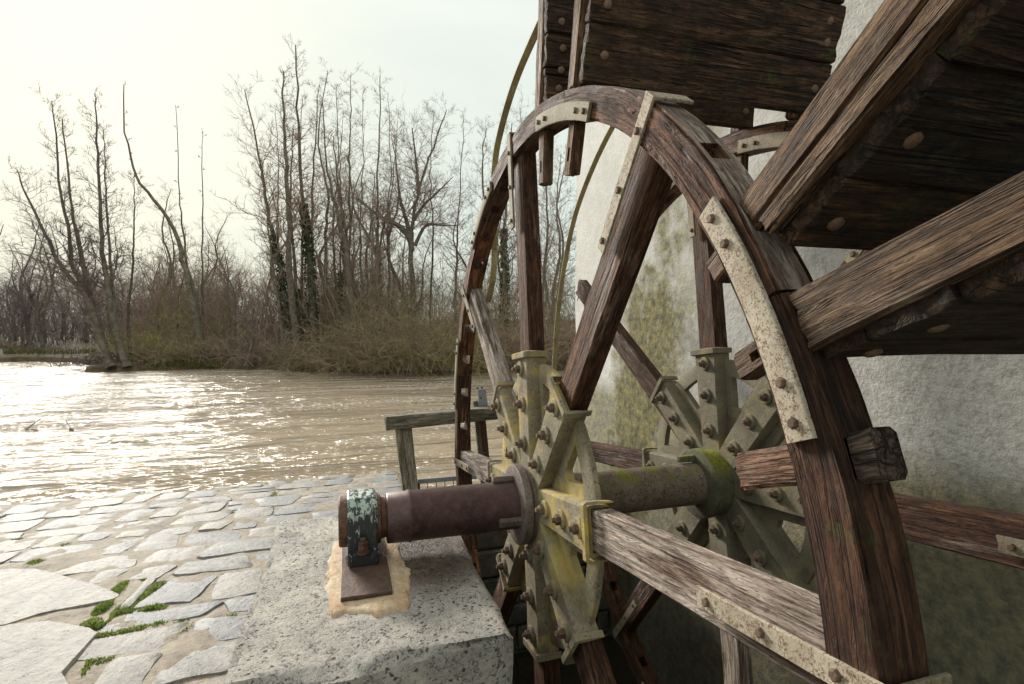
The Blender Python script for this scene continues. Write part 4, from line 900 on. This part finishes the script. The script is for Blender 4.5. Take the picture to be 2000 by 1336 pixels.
# scrub: willow bushes at the water and the thicket behind
def bush(px, py, w_, h_, d, n_, mat, seed, label, group, arch=.6, name='shrub'):
    R_ = np.random.default_rng(seed); base = at(px, py, d); base[2] = WZ+.15; root = thing(name, label, 'shrub', tuple(base), group); segs = []
    for _ in range(n_):
        az = R_.uniform(0, 6.283); q = base + RT*R_.normal(0, w_*.26) + FW*R_.normal(0, w_*.16); q[2] = WZ+.15
        d0 = np.array([math.cos(az)*arch*R_.random()*1.6, math.sin(az)*arch*R_.random()*1.6, 1.0]); L = h_*R_.uniform(.45, 1.15); P = [q]; dd = d0/np.linalg.norm(d0)
        for k_ in range(6):
            dd = dd+np.array([math.cos(az)*.16*arch, math.sin(az)*.16*arch, -.17*arch])+R_.normal(0, .17, 3); dd /= np.linalg.norm(dd); P.append(P[-1]+dd*L/6)
            if P[-1][2] < WZ+.05: P[-1][2] = WZ+.05
        r_ = R_.uniform(.008, .02); polyline(P, list(r_*(1-.75*np.linspace(0, 1, 7))), segs)
        for j in range(8):
            k_ = R_.integers(1, 6); grow(P[k_], (P[k_+1]-P[k_])/np.linalg.norm(P[k_+1]-P[k_])*.6+R_.normal(0, .6, 3), L*R_.uniform(.12, .38), .0065, 1, segs, R_, .2, 1.0, (0, 3), .1)
    child('stems', tubes('stems', tuple(zip(*segs)), mat, 3), root); return root
GW = None
bush(650, 722, 3.6, 2.0, 19.2, 122, M_TWIGO, 301, 'low olive willow shrub at the waterline below the leaning trunk', GW, 1.0)
bush(735, 724, 4.0, 2.9, 18.5, 172, M_TWIGO, 302, 'widest tangled willow shrub hanging over the water', GW, .95)
bush(815, 724, 3.4, 3.3, 18.3, 165, M_TWIGO, 303, 'tall tangled willow shrub just left of the wheel rim', GW, .8)
bush(880, 722, 2.8, 2.6, 18.5, 108, M_TWIGG, 304, 'greenish willow shrub against the left edge of the wheel', GW, .8)
bush(1000, 718, 4.0, 3.0, 19.4, 136, M_TWIG, 305, 'brown scrub seen between the upright spokes of the wheel', GW, .7)
bush(1085, 718, 3.0, 2.8, 19.9, 100, M_TWIGO, 306, 'tan scrub beside the corner of the mill wall', GW, .7)
bush(340, 716, 4.2, 2.6, 21.4, 144, M_TWIGG, 307, 'mossy green shrub below the bowed trunk', GW, .7)
bush(430, 714, 4.0, 2.3, 21.7, 136, M_TWIG, 308, 'brown shrub left of the crooked dark tree', GW, .7)
bush(530, 716, 3.6, 2.0, 20.9, 122, M_TWIG, 309, 'low brown shrub at the foot of the middle cluster', GW, .8)
bush(280, 720, 3.0, 1.5, 20.5, 79, M_TWIG, 310, 'low reddish brown brush right of the left clump', GW, .9)
bush(190, 722, 2.2, 1.1, 19.9, 50, M_TWIGP, 311, 'sparse brush around the foot of the left clump', GW, .9)
bush(5, 700, 2.4, 1.0, 27.9, 64, M_TWIGO, 312, 'rounded ochre bush on the far left shore', GW, .7)
def thicket(name, label, x0, x1, d0, d1, n_, h0, h1, mat, seed):
    R_ = np.random.default_rng(seed); segs = []
    for _ in range(n_):
        px = R_.uniform(x0, x1); d = R_.uniform(d0, d1); q = at(px, 0, d); q[2] = WZ+.2; L = R_.uniform(h0, h1); P = [q]; dd = np.array([R_.normal(0, .25), R_.normal(0, .25), 1.]); dd /= np.linalg.norm(dd)
        for k_ in range(5): dd = dd+R_.normal(0, .16, 3); dd /= np.linalg.norm(dd); P.append(P[-1]+dd*L/5)
        r_ = R_.uniform(.009, .024); polyline(P, list(r_*(1-.75*np.linspace(0, 1, 6))), segs)
        for j in range(9): k_ = R_.integers(1, 5); grow(P[k_], np.array([R_.normal(0, .7), R_.normal(0, .7), .6]), L*R_.uniform(.12, .32), .007, 1, segs, R_, 0, 1, (0, 2), .1)
    tag(obj(name, tubes(name, tuple(zip(*segs)), mat, 3)), label, 'undergrowth', kind='stuff')
thicket('thicket', 'violet brown undergrowth of the wood at the far left', -150, 420, 27, 44, 1000, 1.6, 5.4, M_TWIGP, 401)
thicket('thicket', 'brown undergrowth behind the middle trees', 240, 780, 21.5, 34, 1050, 1.5, 5.6, M_TWIG, 402)
thicket('thicket', 'tan undergrowth behind the willow shrubs and the wheel', 600, 1140, 20, 33, 980, 1.5, 5.2, M_TWIGO, 403)
thicket('far_wood', 'far mass of bare wood beyond the undergrowth', -200, 1140, 44, 60, 620, 4, 8.5, M_TWIGP, 404)
# grassy fringe of the bank
V = []; F = []
for _ in range(5000):
    px = random.choice((random.uniform(180, 420), random.uniform(-20, 165))); d = random.uniform(19.0, 20.4) if px > 170 else random.uniform(23.5, 27)
    p = at(px, 0, d); z = WZ+.08+(.2 if d > 23 else .05); h = random.uniform(.06, .22); t = random.uniform(0, 6.28); ux, uy = .014*math.cos(t), .014*math.sin(t); o_ = len(V)
    V += [(p[0]-ux, p[1]-uy, z), (p[0]+ux, p[1]+uy, z), (p[0]+uy*4*h, p[1]-ux*4*h, z+h)]; F.append((o_, o_+1, o_+2))
tag(obj('bank_grass', quadmesh('bank_grass', V, F, M_BANKG, False, 3)), 'thin green grass along the far bank at left', 'grass', kind='stuff')
